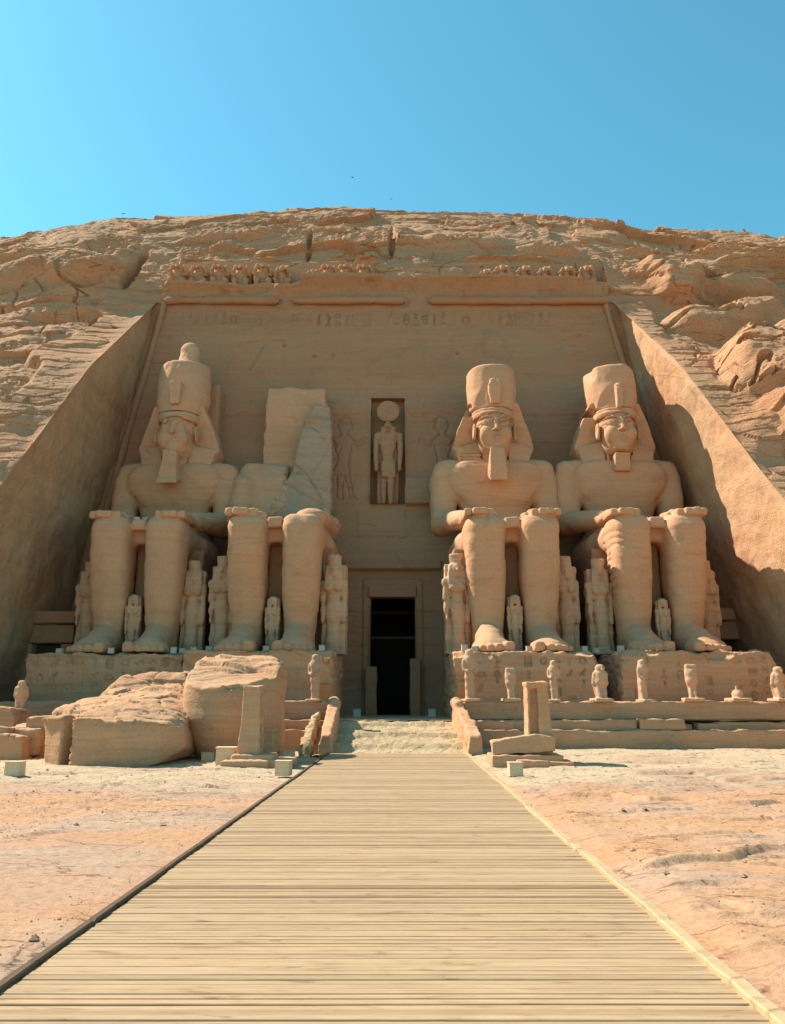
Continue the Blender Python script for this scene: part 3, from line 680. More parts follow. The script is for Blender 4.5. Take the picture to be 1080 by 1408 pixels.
def make_wall():
    r = wall_relief()
    xs = np.unique(np.round(np.r_[np.arange(-23.4, 23.2, .07), DOOR[0], DOOR[1], NICHE[0], NICHE[1]], 4))
    zs = np.unique(np.round(np.r_[np.arange(.6, 32.6, .07), DOOR[2], DOOR[3], NICHE[2], NICHE[3]], 4))
    X, Z = np.meshgrid(xs, zs, indexing='ij')
    H = r.sample(X, Z)+.05*fbm(X*.35, Z*.7, 0*X, 4, 90)+.02*fbm(X*1.5, Z*4, 0*X, 3, 91)
    so, cr = strata(Z*.9+.1*fbm(X*.1, Z*.1, 0*X, 2, 92), 33, .05); H = H+.04*so-.05*cr*sstep(0, .5, vnoise(X*.3, Z*.5, 0*X, 93))
    Y = WALL_Y(Z)-H
    xc, zc = (xs[1:]+xs[:-1])/2, (zs[1:]+zs[:-1])/2; XC, ZC = np.meshgrid(xc, zc, indexing='ij')
    inr = lambda q: (XC > q[0]) & (XC < q[1]) & (ZC > q[2]) & (ZC < q[3])
    keep = ~(inr(DOOR) | inr(NICHE))
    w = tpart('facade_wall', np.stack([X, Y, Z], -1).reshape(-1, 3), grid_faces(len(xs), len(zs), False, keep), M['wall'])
    def recess(name, q, dpt, mats, back=True, n=24):
        x0, x1, z0, z1 = q
        def sheet(A, B, C, D):   # four corners, subdivided
            A, B, C, D = map(np.array, (A, B, C, D)); s, t = np.meshgrid(np.linspace(0, 1, n), np.linspace(0, 1, n), indexing='ij')
            s, t = s[..., None], t[..., None]; return ((A*(1-s)+B*s)*(1-t)+(D*(1-s)+C*s)*t).reshape(-1, 3)
        f0, f1 = WALL_Y(z0)-.25, WALL_Y(z1)-.25; b = WALL_Y(z0)+dpt; b1 = max(b, WALL_Y(z1)+dpt*.6)
        Vs = [sheet((x0, f0, z0), (x0, b, z0), (x0, b1, z1), (x0, f1+.2, z1)), sheet((x1, b, z0), (x1, f0, z0), (x1, f1+.2, z1), (x1, b1, z1)),
              sheet((x0, f1+.2, z1), (x0, b1, z1), (x1, b1, z1), (x1, f1+.2, z1)), sheet((x0, b, z0), (x0, f0, z0), (x1, f0, z0), (x1, b, z0))]
        if back: Vs.append(sheet((x0, b, z0), (x1, b, z0), (x1, b1, z1), (x0, b1, z1)))
        V = np.concatenate(Vs); V += .012*np.stack([vnoise(V[:, 0]*3, V[:, 1]*3, V[:, 2]*3, 5+k) for k in range(3)], 1)
        F = np.concatenate([grid_faces(n, n)+k*n*n for k in range(len(Vs))]); return tpart(name, V, F, mats)
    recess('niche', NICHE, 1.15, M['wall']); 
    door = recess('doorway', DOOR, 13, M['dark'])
    return w
make_wall()
def tbox(name, lo, hi, mat, h=.08, rd=.05, rough=.02, parent=None, bed=0, post=None, top=None):
    s = Sdf([lo[i]-.3 for i in range(3)], [hi[i]+.3 for i in range(3)], h); s.box(lo, hi, rd)
    return s.build(name, mat, parent or temple, rough=rough, bed=bed, post=(lambda V, N: V-np.array([0, 50, 1.1], np.float32)))
tbox('door_lintel', (-1.6, 50.9, 8.7), (1.6, 52.2, 9.5), M['wall'])
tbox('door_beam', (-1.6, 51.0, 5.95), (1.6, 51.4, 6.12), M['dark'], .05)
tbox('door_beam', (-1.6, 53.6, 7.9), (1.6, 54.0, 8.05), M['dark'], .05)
tbox('door_block', (-1.75, 49.75, .9), (-1.0, 50.9, 4.15), M['wall'], .06, rough=.03)
tbox('door_block', (1.1, 49.75, .9), (1.8, 50.9, 4.65), M['wall'], .06, rough=.03)
def make_jamb(s):
    k = PZs <= 32.2; E = EDGE[s][k]; zb = PZs[k]
    nu = 150; u = np.linspace(0, 1, nu)[:, None, None]
    X = edge_x(np.minimum(zb, 32), s); B = np.stack([X, np.maximum(WALL_Y(zb)+.4, E[:, 1]+.02), zb], -1)
    # keep the sheet in the plane of the side wall: the edge falls where the plane meets the rough slope
    P = E[None]*(1-u)+B[None]*u; uu = u[..., 0]
    win = sstep(0, .05, uu)*sstep(1, .97, uu)
    Yv, Zv = P[..., 1], P[..., 2]
    d = .22*fbm(Yv*.16, Zv*.16, 0*Yv, 3, 101+s)+.07*fbm(Yv*.7, Zv*.8, 0*Yv, 4, 102+s)+.022*fbm(Yv*2.2+Zv*.9, Zv*1.6, 0*Yv, 3, 104+s)
    cv, ce = worley(Yv*.22+Zv*.05, Zv*.3, 103+s); d = d-.03*np.clip(1-ce/.04, 0, 1)*(cv > .3)
    P[..., 0] += s*d*win
    tpart('side_wall', P.reshape(-1, 3), grid_faces(nu, len(zb), s < 0), M['jamb'])
    # roll moulding down the corner
    zt = np.linspace(31.8, 4, 160); th = np.linspace(0, 2*math.pi, 13)[:-1]
    xx = edge_x(zt, s)-s*.62; yy = WALL_Y(zt)-.10
    rr = .24+.035*vnoise(zt*.9, 0*zt, 0*zt, 7+s)
    V = np.stack([xx[:, None]+rr[:, None]*np.cos(th), yy[:, None]+rr[:, None]*np.sin(th), np.broadcast_to(zt[:, None], (160, 12))], -1)
    V = np.concatenate([V, V[:, :1]], 1)
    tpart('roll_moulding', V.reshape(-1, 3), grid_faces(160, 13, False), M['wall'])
make_jamb(-1); make_jamb(1)
def make_cornice():
    # horizontal roll under the cavetto, in two runs with a gap where it broke away
    th = np.linspace(0, 2*math.pi, 15)
    for x0, x1 in ((PY(226, 415, 53.8)[0], PY(386, 415, 53.8)[0]), (PY(402, 415, 53.8)[0], PY(560, 415, 53.8)[0]), (PY(590, 415, 53.8)[0], 16.8)):
        xs = np.arange(x0, x1, .12); rr = .27+.05*vnoise(xs*.8, 0*xs, 0*xs, 3)+.02*vnoise(xs*4, 0*xs, 0*xs, 4)
        rr[:2] *= .5; rr[-2:] *= .5
        V = np.stack([np.broadcast_to(xs[:, None], (len(xs), 15)), 53.75+.05*vnoise(xs*.5, 0*xs, 0*xs, 6)[:, None]+rr[:, None]*np.cos(th), 31.95+rr[:, None]*np.sin(th)], -1)
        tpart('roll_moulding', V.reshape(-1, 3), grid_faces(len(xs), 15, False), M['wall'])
    # cavetto with flutes and the shelf on top
    xs = np.arange(-17.9, 16.9, .06); v = np.r_[np.linspace(0, 1, 34), np.linspace(1.02, 1.14, 6), np.linspace(1.16, 2.2, 26)]
    X, Vv = np.meshgrid(xs, v, indexing='ij')
    top = np.where(X < -7.05, 1.15+.15*vnoise(X*.6, 0*X, 0*X, 8), 1.65+.05*vnoise(X*.9, 0*X, 0*X, 9)); top = np.where(X > 14.7, 1.45, top)
    prj = np.where(X < -7.05, .35+.15*vnoise(X*.5, 0*X, 0*X, 12), .72); prj = np.where((X > -1) & (X < 6), .62, prj); prj = np.where(X > 9.5, .42, prj); prj = np.where(X > 14.7, .12, prj)
    c = np.clip(Vv, 0, 1); Z = 32.15+top*c+np.where(Vv > 1, np.minimum(Vv-1, .14)/.14*.22, 0)
    Y = 54.0-prj*c**2.2; Y = np.where(Vv > 1.15, Y+(Vv-1.15)*3.0, Y)
    fl = np.maximum(0, vnoise(X*2.2, 0*X, 0*X, 14))*np.clip(1-Vv, 0, 1)**.5*(vnoise(X*.3, 0*X, 0*X, 15) > -.3)
    gr = np.clip(1-np.abs((X*1.9) % 1-.5)/.16, 0, 1)*(c < .93)*(Vv < 1)*.5
    Y = Y+.10*fl+.07*gr*(vnoise(X*.35, 0*X, 0*X, 16) > -.2)+.05*fbm(X*1.2, Z*2, 0*X, 3, 17)
    brk = sstep(.35, .7, fbm(X*.35, Z*.6, 0*X, 3, 18)); Y = Y+.25*brk*(Vv < 1.3)
    Z = Z+.05*fbm(X*1.0, Y, 0*X, 3, 19)*(Vv > .95)
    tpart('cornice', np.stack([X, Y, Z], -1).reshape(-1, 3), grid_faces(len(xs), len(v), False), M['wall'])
make_cornice()
print('facade', round(time.time()-T0, 1))

# ------------------------------------------------------------------ seated colossi
PZ0 = 4.5; PY0 = 39.0
def sculpt_body(v):
    s = Sdf((-4.6, 0, -.1), (4.6, 14.2 if v == 2 else 13.2, 19.4 if v == 2 else 14.4), .08)
    for q in (-1, 1):
        # lower leg: flat-fronted, squarish shin and knee
        s.loft([(.35, q*1.45, 4.15, .80, .95), (1.2, q*1.45, 4.15, .82, .95), (2.6, q*1.48, 4.0, .97, 1.08), (4.2, q*1.51, 3.85, 1.09, 1.22), (5.8, q*1.52, 3.7, 1.10, 1.28), (7.0, q*1.52, 3.6, 1.10, 1.28), (7.74, q*1.52, 3.75, 1.02, 1.15)], .38, .15, p=3.4)
        s.cap((q*1.5, 2.85, 5.4), (q*1.46, 3.3, 1.9), .30, .26, .4)
        # thigh
        s.cap((q*1.55, 3.9, 6.72), (q*1.7, 10.4, 6.8), 1.06, 1.3, .4)
        # foot
        s.cap((q*1.45, 4.5, .55), (q*1.48, 2.2, .50), .72, .66, .3, q=(1, 1, 1.1))
        s.path([(q*1.45, 4.0, 1.2, .70), (q*1.48, 2.9, .80, .66), (q*1.5, 1.7, .42, .52)], .35)
        s.ell((q*1.52, 1.7, .32), (1.02, .95, .46), .3)
        for i, (dx, r, y0) in enumerate(((-.74, .31, .42), (-.2, .235, .42), (.22, .22, .52), (.58, .2, .68), (.9, .18, .86))):
            x = q*(1.5+dx)
            if v == 3 and q < 0 and i == 0: y0 += 0
            s.box((x-r*.95, y0, -.1), (x+r*.95, 2.0, r*1.75), r*.6, .06)
            s.box((x-r*.6, y0-.03, r*.95), (x+r*.6, y0+.3, r*1.68), .06, .03)
    s.box((-1.1, 3.6, 6.3), (1.1, 10, 7.5), .2, .3)                         # kilt between the thighs
    s.box((-3.0, 6.5, 5.4), (3.0, 11.5, 7.3), .6, .4)
    s.box((-.42, 3.0, 7.0), (.42, 4.4, 7.62), .12, .1)
    if v != 2:
        s.loft([(6.6, 0, 10.4, 2.5, 1.7), (8.0, 0, 10.5, 2.15, 1.45), (9.2, 0, 10.5, 2.15, 1.38), (10.8, 0, 10.4, 2.7, 1.5), (12.2, 0, 10.45, 3.1, 1.5), (12.95, 0, 10.5, 2.9, 1.3)], .4, .3, p=3.4)
        s.cap((-2.6, 10.55, 12.15), (2.6, 10.55, 12.15), .98, .98, .5)
        for q in (-1, 1):
            s.ell((q*1.1, 9.35, 11.5), (1.7, .38, 1.15), .7)
            s.loft([(8.0, q*3.38, 9.95, .80, 1.0), (10.0, q*3.38, 10.25, .84, 1.05), (11.8, q*3.28, 10.45, .95, 1.08), (13.08, q*2.9, 10.5, .95, .95)], .5, .22, p=3)
        s.ell((0, 9.12, 8.75), (.17, .22, .12), .1, 's')
        s.loft([(7.7, 0, 10.4, 2.25, 1.52), (8.15, 0, 10.45, 2.22, 1.5)], .08, .05, p=2.8)
        for q in (-1, 1): pass
    else:
        # shattered trunk: left shoulder stump and the raking fracture up to the back pillar
        s.loft([(6.8, -1.9, 11.5, 2.2, 1.9), (10.5, -2.2, 11.7, 1.95, 1.6), (12.2, -2.2, 11.9, 1.8, 1.3), (13.3, -1.9, 12.1, 1.6, 1.0)], .4, .5)
        s.cap((-3.3, 10.6, 11.4), (-3.4, 9.9, 8.9), .8, .85, .4)
        s.hull([(1.5, 11, 19.6), (2.4, 11, 19.6), (1.8, 11, 18.6), (2.4, 11, 17.9), (1.5, 14, 19.6), (2.4, 14, 19.6), (1.8, 14, 18.6), (2.4, 14, 17.9)], .03, 's')
    for q in (-1, 1):
        if v == 2: el = (q*3.3, 8.8, 8.6) if q < 0 else (q*2.6, 8.9, 8.2)
        else: el = (q*3.35, 9.75, 8.75)
        s.cap(el, (q*2.35, 5.9, 8.15), .82 if v != 2 else .6, .52, .25)
        if q < 0 or v != 2:
            s.box((q*1.85-.87, 3.5, 7.7), (q*1.85+.87, 6.4, 8.2), .16, .12)
            for i in range(4):
                x = q*(1.85)+(-.64+.425*i); L = (.25, .05, .0, .2)[i if q > 0 else 3-i]
                s.box((x-.215, 2.38+L, 7.60), (x+.215, 4.4, 8.02), .09, .015)
            s.path([(q*.95, 5.3, 8.0, .2), (q*.86, 4.2, 7.92, .18), (q*.88, 3.6, 7.88, .15)], .06)
        else:
            s.ell((q*1.9, 4.6, 7.9), (.95, 1.2, .5), .3)
    # back pillar reaching into the cliff
    if v == 2: s.loft([(0, -.2, 12.6, 2.4, 1.2), (14, -.25, 12.75, 2.15, 1.15), (19.1, -.2, 13.0, 2.05, 1.0)], .1, .15)
    s.D = np.maximum(s.D, .0-(s.ax[2][None, None, :]+0))      # cut flat under the soles
    s.noise(.018, .7, v)
    rg = random.Random(v)
    if v == 3: s.ell((-1.35, 2.2, 6.1), (.35, .3, .7), .1, 's')
    def post(V, N):
        x, y, z = V.T; off = {1: 11, 2: 27, 3: 43, 4: 60}[v]
        k = np.floor(z/.92+.3*vnoise(x*.15, y*.15, z*0, off)); 
        L = z/1.15+.06*vnoise(x*.4, y*.2, 0*x, off); f = np.abs((L % 1)-.5)
        lim = sstep(.15, .6, vnoise(x*.35+off, y*.35, np.floor(L)*3.7, 2))
        cr = np.clip(1-(.5-f)/.035, 0, 1)*lim*(z < 7.3)
        V = V-N*(.028*cr)[:, None]
        w = np.zeros_like(x)
        if v == 4:   # spalled left shin, ragged cut from the knee down
            w = sstep(.1, -.5, x+.45)*sstep(2.6, 3.6, z)*sstep(7.4, 6.3, z)*(y < 4.8)
            lay = (z*2.6+.5*x+.4*vnoise(x, y, z, 5)); V = V-N*(w*sstep(-.2, .3, vnoise(x, y, z*.8, 7))*(.03+.06*((lay % 1) < .3)+.05*np.maximum(0, vnoise(x*1.3, y, z*1.5, 8))))[:, None]
        o_, c_ = strata(z*1.35+.25*fbm(x*.3, y*.3, z*.1, 2, off), off, .07); g_ = sstep(-.3, .4, vnoise(x*.3+off, y*.3, z*.5, 6))
        V = V+N*(.014*o_-.026*c_*g_+.022*fbm(x*1.6, y*1.6, z*2.4, 4, off+3))[:, None]
        if v in (1, 2): V = V+N*(.03*fbm(x*.8, y*.8, z*.8, 3, 5))[:, None]
        if v == 2:
            t = sstep(8, 8.6, z)*(y > 8); wv, we = worley(x*.55+z*.25+.2*vnoise(x, y, z, 5), z*.5-x*.2, 4); fr = sstep(-2.0, -1.2, x-(z-9)*.35)*(z < 17.8)
            V = V+N*(t*(.10*fbm(x*.8, y, z*.8, 4, 66)-.10*np.clip(1-we/.06, 0, 1)*fr+.20*wv*fr+.08*fbm(x*2, y*2, z*3, 3, 67)*fr-.12*fr*np.maximum(0, strata(z*1.4+x*.5, 9, .2)[1])))[:, None]
        if v != 2:
            b = sstep(8.6, 9.2, z)*(y > 6); V = V+N*(.03*b*fbm(x*.5, y*.5, z*1.4, 4, off))[:, None]
        return V
    return s, post
def sculpt_head(v):
    s = Sdf((-2.1, 5.7, 11.0), (2.1, 10.2, 16.4), .05)
    s.ell((0, 8.2, 14.3), (1.30, 1.5, 1.75)); s.ell((0, 7.75, 13.25), (1.08, 1.1, .95), .4)
    s.cap((0, 8.4, 12.8), (0, 8.7, 11.3), 1.0, 1.15, .2)
    for q in (-1, 1):
        s.ell((q*.62, 7.0, 13.75), (.5, .42, .55), .3)
        s.ell((q*.56, 6.62, 14.44), (.46, .22, .20), .14, 's')
        s.ell((q*.57, 6.98, 14.43), (.36, .24, .17), .03)
        s.path([(q*.16, 6.68, 14.40, .04), (q*.36, 6.66, 14.60, .045), (q*.62, 6.72, 14.63, .045), (q*.90, 6.92, 14.54, .045), (q*1.22, 7.3, 14.44, .05)], .03)
        
        s.path([(q*.14, 6.72, 14.80, .04), (q*.55, 6.70, 14.92, .055), (q*.95, 6.92, 14.86, .05), (q*1.22, 7.3, 14.72, .04)], .08)
        s.ell((q*.19, 6.60, 13.92), (.14, .15, .11), .08)
        s.ell((q*1.42, 7.7, 14.15), (.15, .36, .58), .06); s.ell((q*1.56, 7.55, 14.25), (.09, .20, .34), .05, 's')
        s.ell((q*1.44, 7.6, 13.68), (.14, .18, .17), .05)
    s.path([(0, 6.74, 14.74, .11), (0, 6.58, 14.25, .13), (0, 6.44, 13.98, .15)], .1)
    s.path([(-.46, 6.82, 13.40, .05), (-.2, 6.62, 13.44, .085), (0, 6.60, 13.41, .08), (.2, 6.62, 13.44, .085), (.46, 6.82, 13.40, .05)], .06)
    s.path([(-.38, 6.84, 13.28, .05), (0, 6.63, 13.21, .105), (.38, 6.84, 13.28, .05)], .06)
    s.cap((-.42, 6.62, 13.325), (.42, 6.62, 13.325), .025, .025, .03, 's')
    s.ell((0, 6.98, 12.82), (.5, .38, .32), .25)
    if v == 4:
        s.hull([(-1.6, 6, 12.9), (1.6, 6, 12.55), (-1.6, 7.9, 12.6), (1.6, 7.9, 12.2), (-1.5, 6, 11.4), (1.5, 6, 11.4), (-1.5, 7.6, 11.4), (1.5, 7.6, 11.4)], .05, 's')
        s.ell((-.7, 6.5, 13.1), (.3, .25, .35), .1, 's')
    if v == 1:
        s.D = (s.D+np.roll(s.D, 2, 0)+np.roll(s.D, -2, 0)+np.roll(s.D, 2, 2)+np.roll(s.D, -2, 2)+np.roll(s.D, 3, 2)+np.roll(s.D, -3, 2))/7; s.noise(.05, 1.2, 5)
    return s
def sculpt_cloth(v):
    s = Sdf((-3.1, 6.0, 10.2), (3.1, 11, 17.3), .055)
    # flaring sides behind the ears
    s.loft([(12.0, 0, 9.4, 2.15, .9), (13.2, 0, 9.3, 2.72, .85), (13.35, 0, 9.3, 2.74, .85), (14.6, 0, 9.3, 2.35, 1.05), (15.6, 0, 9.25, 1.95, 1.2), (16.25, 0, 9.2, 1.66, 1.4)], .12, .1)
    s.loft([(15.2, 0, 8.45, 1.34, 1.58), (15.6, 0, 8.5, 1.44, 1.62)], .12, .1, p=2.4)   # cap above the brow
    s.loft([(15.0, 0, 8.42, 1.36, 1.60), (15.32, 0, 8.44, 1.42, 1.68)], .06, .06, p=2.4)                           # brow band
    for q in (-1, 1):
        s.hull([(q*.95, 8.0, 13.6), (q*2.6, 8.4, 13.3), (q*.8, 7.35, 10.6), (q*1.95, 7.55, 10.7), (q*.9, 9.2, 13.4), (q*2.5, 9.4, 13.2), (q*.8, 8.8, 10.6), (q*1.95, 8.8, 10.7)], .1)
        s.ell((q*1.45, 7.7, 14.2), (.35, .6, .85), .15, 's')
    s.ell((0, 7.0, 13.72), (1.30, 1.75, 1.50), .04, 's')
    if v == 4:
        s.box((-2.2, 7, 15.3), (-1.35, 10.4, 15.9), .1, .1, 's')
    if v == 3: s.box((-2.05, 7.6, 15.4), (-1.4, 8.9, 16.1), .1, .1, 's')
    s.noise(.02, 1.2, v)
    def post(V, N):
        x, y, z = V.T
        if v == 3:   # the pleats survive only on one lappet
            m = sstep(-.75, -.95, x)*sstep(13.0, 12.8, z)*(y < 8.4)*sstep(11.0, 11.1, z)*(x > -2.2)
            V = V-N*(.13*m*(((z*3.9+.4*x) % 1) < .45))[:, None]
        return V-N*(.03*np.maximum(0, fbm(x, y, z*1.4, 3, 9+v)))[:, None]
    return s, post
def sculpt_crown(v):
    s = Sdf((-2.3, 6.6, 15.6), (2.3, 11.6, 21.6), .06)
    s.loft([(15.6, 0, 8.62, 1.50, 1.66), (16.6, 0, 8.75, 1.64, 1.72), (17.8, 0, 8.9, 1.68, 1.72), (18.9, 0, 9.0, 1.62, 1.68)], .25, .05, p=2.3)
    if v == 1:
        s.D[:] = 5
        s.loft([(15.6, 0, 8.62, 1.50, 1.66), (16.6, 0, 8.75, 1.74, 1.75), (18.2, 0, 8.95, 1.80, 1.75), (19.5, 0, 9.1, 1.66, 1.65)], .16, .05, p=2.1)
        s.ell((0, 9.3, 19.5), (1.25, 1.2, .38), .1)
        s.path([(.05, 9.2, 19.4, 1.05), (.12, 9.3, 20.2, .68), (.15, 9.3, 20.9, .72)], .25)
        s.ell((-.15, 9.0, 20.0), (.22, .25, .14), .1, 's')
        s.hull([(-1.9, 6.6, 19.8), (-1.15, 6.6, 19.8), (-1.6, 6.6, 18.2), (-1.9, 9.6, 19.8), (-1.3, 8.0, 19.9), (-2.3, 8, 18.6)], .05, 's')
    elif v == 3:
        s.ell((-.1, 9.3, 18.85), (1.35, 1.3, .42), .12)
        s.hull([(-2, 6.6, 19.2), (-.9, 6.6, 19.1), (-2.2, 9.2, 18.5), (-1.2, 9.4, 19.2), (-2.2, 6.6, 18.4)], .08, 's')
        s.hull([(-2, 6.3, 16.9), (-1.9, 7.3, 17.1), (-.35, 6.3, 17.5), (-.5, 7.08, 17.3), (-2, 6.3, 15.5), (-.4, 6.3, 15.5), (-.45, 7.0, 15.5), (-1.5, 7.7, 15.5)], .02, 's')
    else:
        s.ell((.1, 9.4, 18.85), (1.45, 1.4, .38), .12)
        s.hull([(-2.4, 6.4, 19.3), (-1.1, 6.4, 19.3), (-1.25, 7.5, 17.7), (-2.4, 9.8, 19.4), (-1.35, 9.8, 19.4), (-2.4, 8.8, 17.6), (-1.5, 6.4, 17.0)], .12, 's')
        s.hull([(-2, 6.3, 16.7), (-1.9, 7.3, 16.9), (-.0, 6.3, 17.3), (-.15, 7.1, 17.2), (-2, 6.3, 15.5), (-.0, 6.3, 15.5), (-.15, 7.0, 15.5), (-1.5, 7.7, 15.5)], .02, 's')
        s.ell((-1.45, 7.9, 18.2), (.25, .3, .18), .06, 's')
    s.noise(.06, .7, v+4)
    return s
def sculpt_uraeus(v):
    s = Sdf((-.6, 6.3, 15.3), (.6, 8.2, 18.1), .04)
    if v == 1: s.loft([(16.0, 0, 7.0, .30, .35), (17.6, 0, 6.95, .42, .38)], .06)
    elif v == 3: s.loft([(15.8, 0, 7.05, .30, .32), (16.8, 0, 6.98, .42, .33), (17.1, 0, 7.0, .42, .33), (17.5, 0, 7.1, .28, .3)], .1); s.ell((-.1, 6.95, 17.45), (.24, .25, .16), .06)
    else: s.loft([(15.5, 0, 7.0, .20, .35), (16.6, 0, 6.95, .22, .38), (16.9, 0, 6.9, .24, .34)], .08); s.ell((0, 6.9, 17.0), (.28, .3, .25), .06)
    s.noise(.02, 2.5, v)
    return s
def sculpt_beard(v):
    s = Sdf((-.9, 5.0, 9.6), (.9, 8.4, 13.1), .045)
    if v == 4:
        s.loft([(11.3, 0, 7.6, .50, .5), (12.5, 0, 7.4, .50, .5)], .08)
        s.cap((-.8, 7.6, 12.4), (-.62, 7.9, 11.2), .12, .1, .05); s.cap((.8, 7.6, 12.4), (.62, 7.9, 11.2), .12, .1, .05)
    else:
        s.hull([(-.44, 6.5, 12.75), (.44, 6.5, 12.75), (-.42, 7.3, 12.75), (.42, 7.3, 12.75), (-.58, 6.2, 10.4), (.58, 6.2, 10.4), (-.58, 7.5, 11.0), (.58, 7.5, 11.0)], rd=0)
        if v == 1: s.hull([(-.62, 6.1, 10.7), (.62, 6.1, 10.7), (-.66, 6.0, 10.35), (.66, 6.0, 10.35), (-.64, 7.3, 10.9), (.64, 7.3, 10.9), (-.6, 7.1, 11.2), (.6, 7.1, 11.2)])
    s.noise(.02, 1.6, v)
    def post(V, N):
        x, y, z = V.T
        if v == 3: V = V-N*(.03*sstep(-.45, -.6, x)*(((z*3.6) % 1) < .35))[:, None]
        return V
    return s, post
def sculpt_throne(v):
    s = Sdf((-3.7, 4.6, -.1), (3.7, 13.3, 7.6 if v else 7.6), .09)
    s.box((-3.15, 5.6, 0), (3.15, 12.9, 6.3), .08); s.box((-.55, 4.8, 2.8), (.55, 6.5, 7.1), .06)
    s.box((-1.7, 11.4, 0), (1.7, 13.2, 7.5), .1)
    s.D = np.maximum(s.D, -s.ax[2][None, None, :])
    rel = Relief(-3.3, 3.3, 0, 7.5, .04); rg = random.Random(v)
    rel.text(-.45, .45, 3.0, 7.0, .5, .09, rg, dropout=.05)
    def post(V, N):
        x, y, z = V.T; m = (N[:, 1] < -.7); V = V.copy(); V[:, 1] -= np.where(m, rel.sample(x, z), 0)
        return V+N*(.03*fbm(x*.7, y*.7, z*1.2, 4, 50+v))[:, None]
    return s, post
# heads: a little larger and set back over the shoulders
HOFF = (0, 1.35, .62)
COLO = {1: (-14.45, PY0+.7, 'far left seated stone colossus with complete tall double crown'),
        2: (-6.6, PY0, 'seated stone colossus broken off above its lap, head and chest missing'),
        3: (6.72, PY0, 'seated stone colossus right beside the doorway, long squared false beard and flat-topped crown'),
        4: (14.85, PY0, 'far right seated stone colossus with chipped chin and no beard')}
colossi = {}
for v, (cx, cy, lab) in COLO.items():
    th = thing('seated_colossus', (cx, cy, PZ0), lab, 'colossus', 'seated colossi along the temple front'); colossi[v] = th
    off = (cx, cy, PZ0)
    s, post = sculpt_body(v); s.build('body', M['statue'], th, post=post, off=off)
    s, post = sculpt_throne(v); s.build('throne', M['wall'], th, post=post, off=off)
    if v == 2:
        s = Sdf((-3.3, 7.8, 6.2), (3.3, 14.2, 18.6), .08)
        def face(x, y, z):
            t = (z-7)/10.5
            xl = -3.2+4.3*np.clip(t, 0, 1)**.6+.25*np.sin(z*1.1)*np.clip(t, 0, 1); xr = 2.62-.35*t; yf = 8.9+2.4*t+.25*np.abs(x-.8)
            return np.maximum(np.maximum((xl-x)*.85, x-xr), np.maximum(yf-y, np.maximum(z-17.6+.5*(x-1.6)**2*0, np.maximum(6.7-z, y-13.6))))
        s._op(face, (-3.2, 8, 6.3), (3.2, 14, 18), .0, 'u'); s.noise(.16, .38, 21)
        def fpost(V, N):
            x, y, z = V.T; o_, c_ = strata(z*.8+.5*x+.3*fbm(x*.4, y*.4, z*.4, 2, 3), 5, .08)
            wv, we = worley(x*.42+z*.15, z*.25-x*.1, 4)
            return V+N*(.05*o_-.05*c_*sstep(0, .4, vnoise(x*.4, y, z*.4, 7))+.10*wv-.08*np.clip(1-we/.04, 0, 1)+.07*fbm(x*.9, y*.9, z*1.3, 4, 8))[:, None]
        o = s.build('broken_face', M['grey'], th, post=fpost, off=off); o['label'] = 'smooth greyish fracture slab rising to the right'
        continue
    s = Sdf((-1.9, 10.8, 6.6), (1.9, 14.2, 18.2), .12); s.box((-1.45, 11.2, 6.8), (1.45, 14, 17.6 if v > 1 else 19.8), .08)
    if v == 1: s = Sdf((-1.9, 10.8, 6.6), (2.6, 14.2, 20.2), .12); s.box((-1.45, 11.2, 6.8), (2.2, 14, 19.4), .08)
    s.build('back_pillar', M['wall'], th, rough=.05, rscale=.8)
    S = 1.0
    for nm, sp in (('head', sculpt_head(v)), ('headcloth', sculpt_cloth(v)), ('crown', sculpt_crown(v)), ('cobra_emblem', sculpt_uraeus(v)), ('false_beard', sculpt_beard(v))):
        s, post = sp if isinstance(sp, tuple) else (sp, None)
        o = s.build(nm, M['statue'], th, rough=.02 if v != 1 else .03, rscale=1.3, post=post, off=(cx, cy, PZ0+HOFF[2]))
        o.location = HOFF
        if nm == 'head': o.scale = (.93, 1, 1)
        if v == 4 and nm == 'false_beard': o['label'] = 'broken stub of the false beard'
print('colossi', round(time.time()-T0, 1))

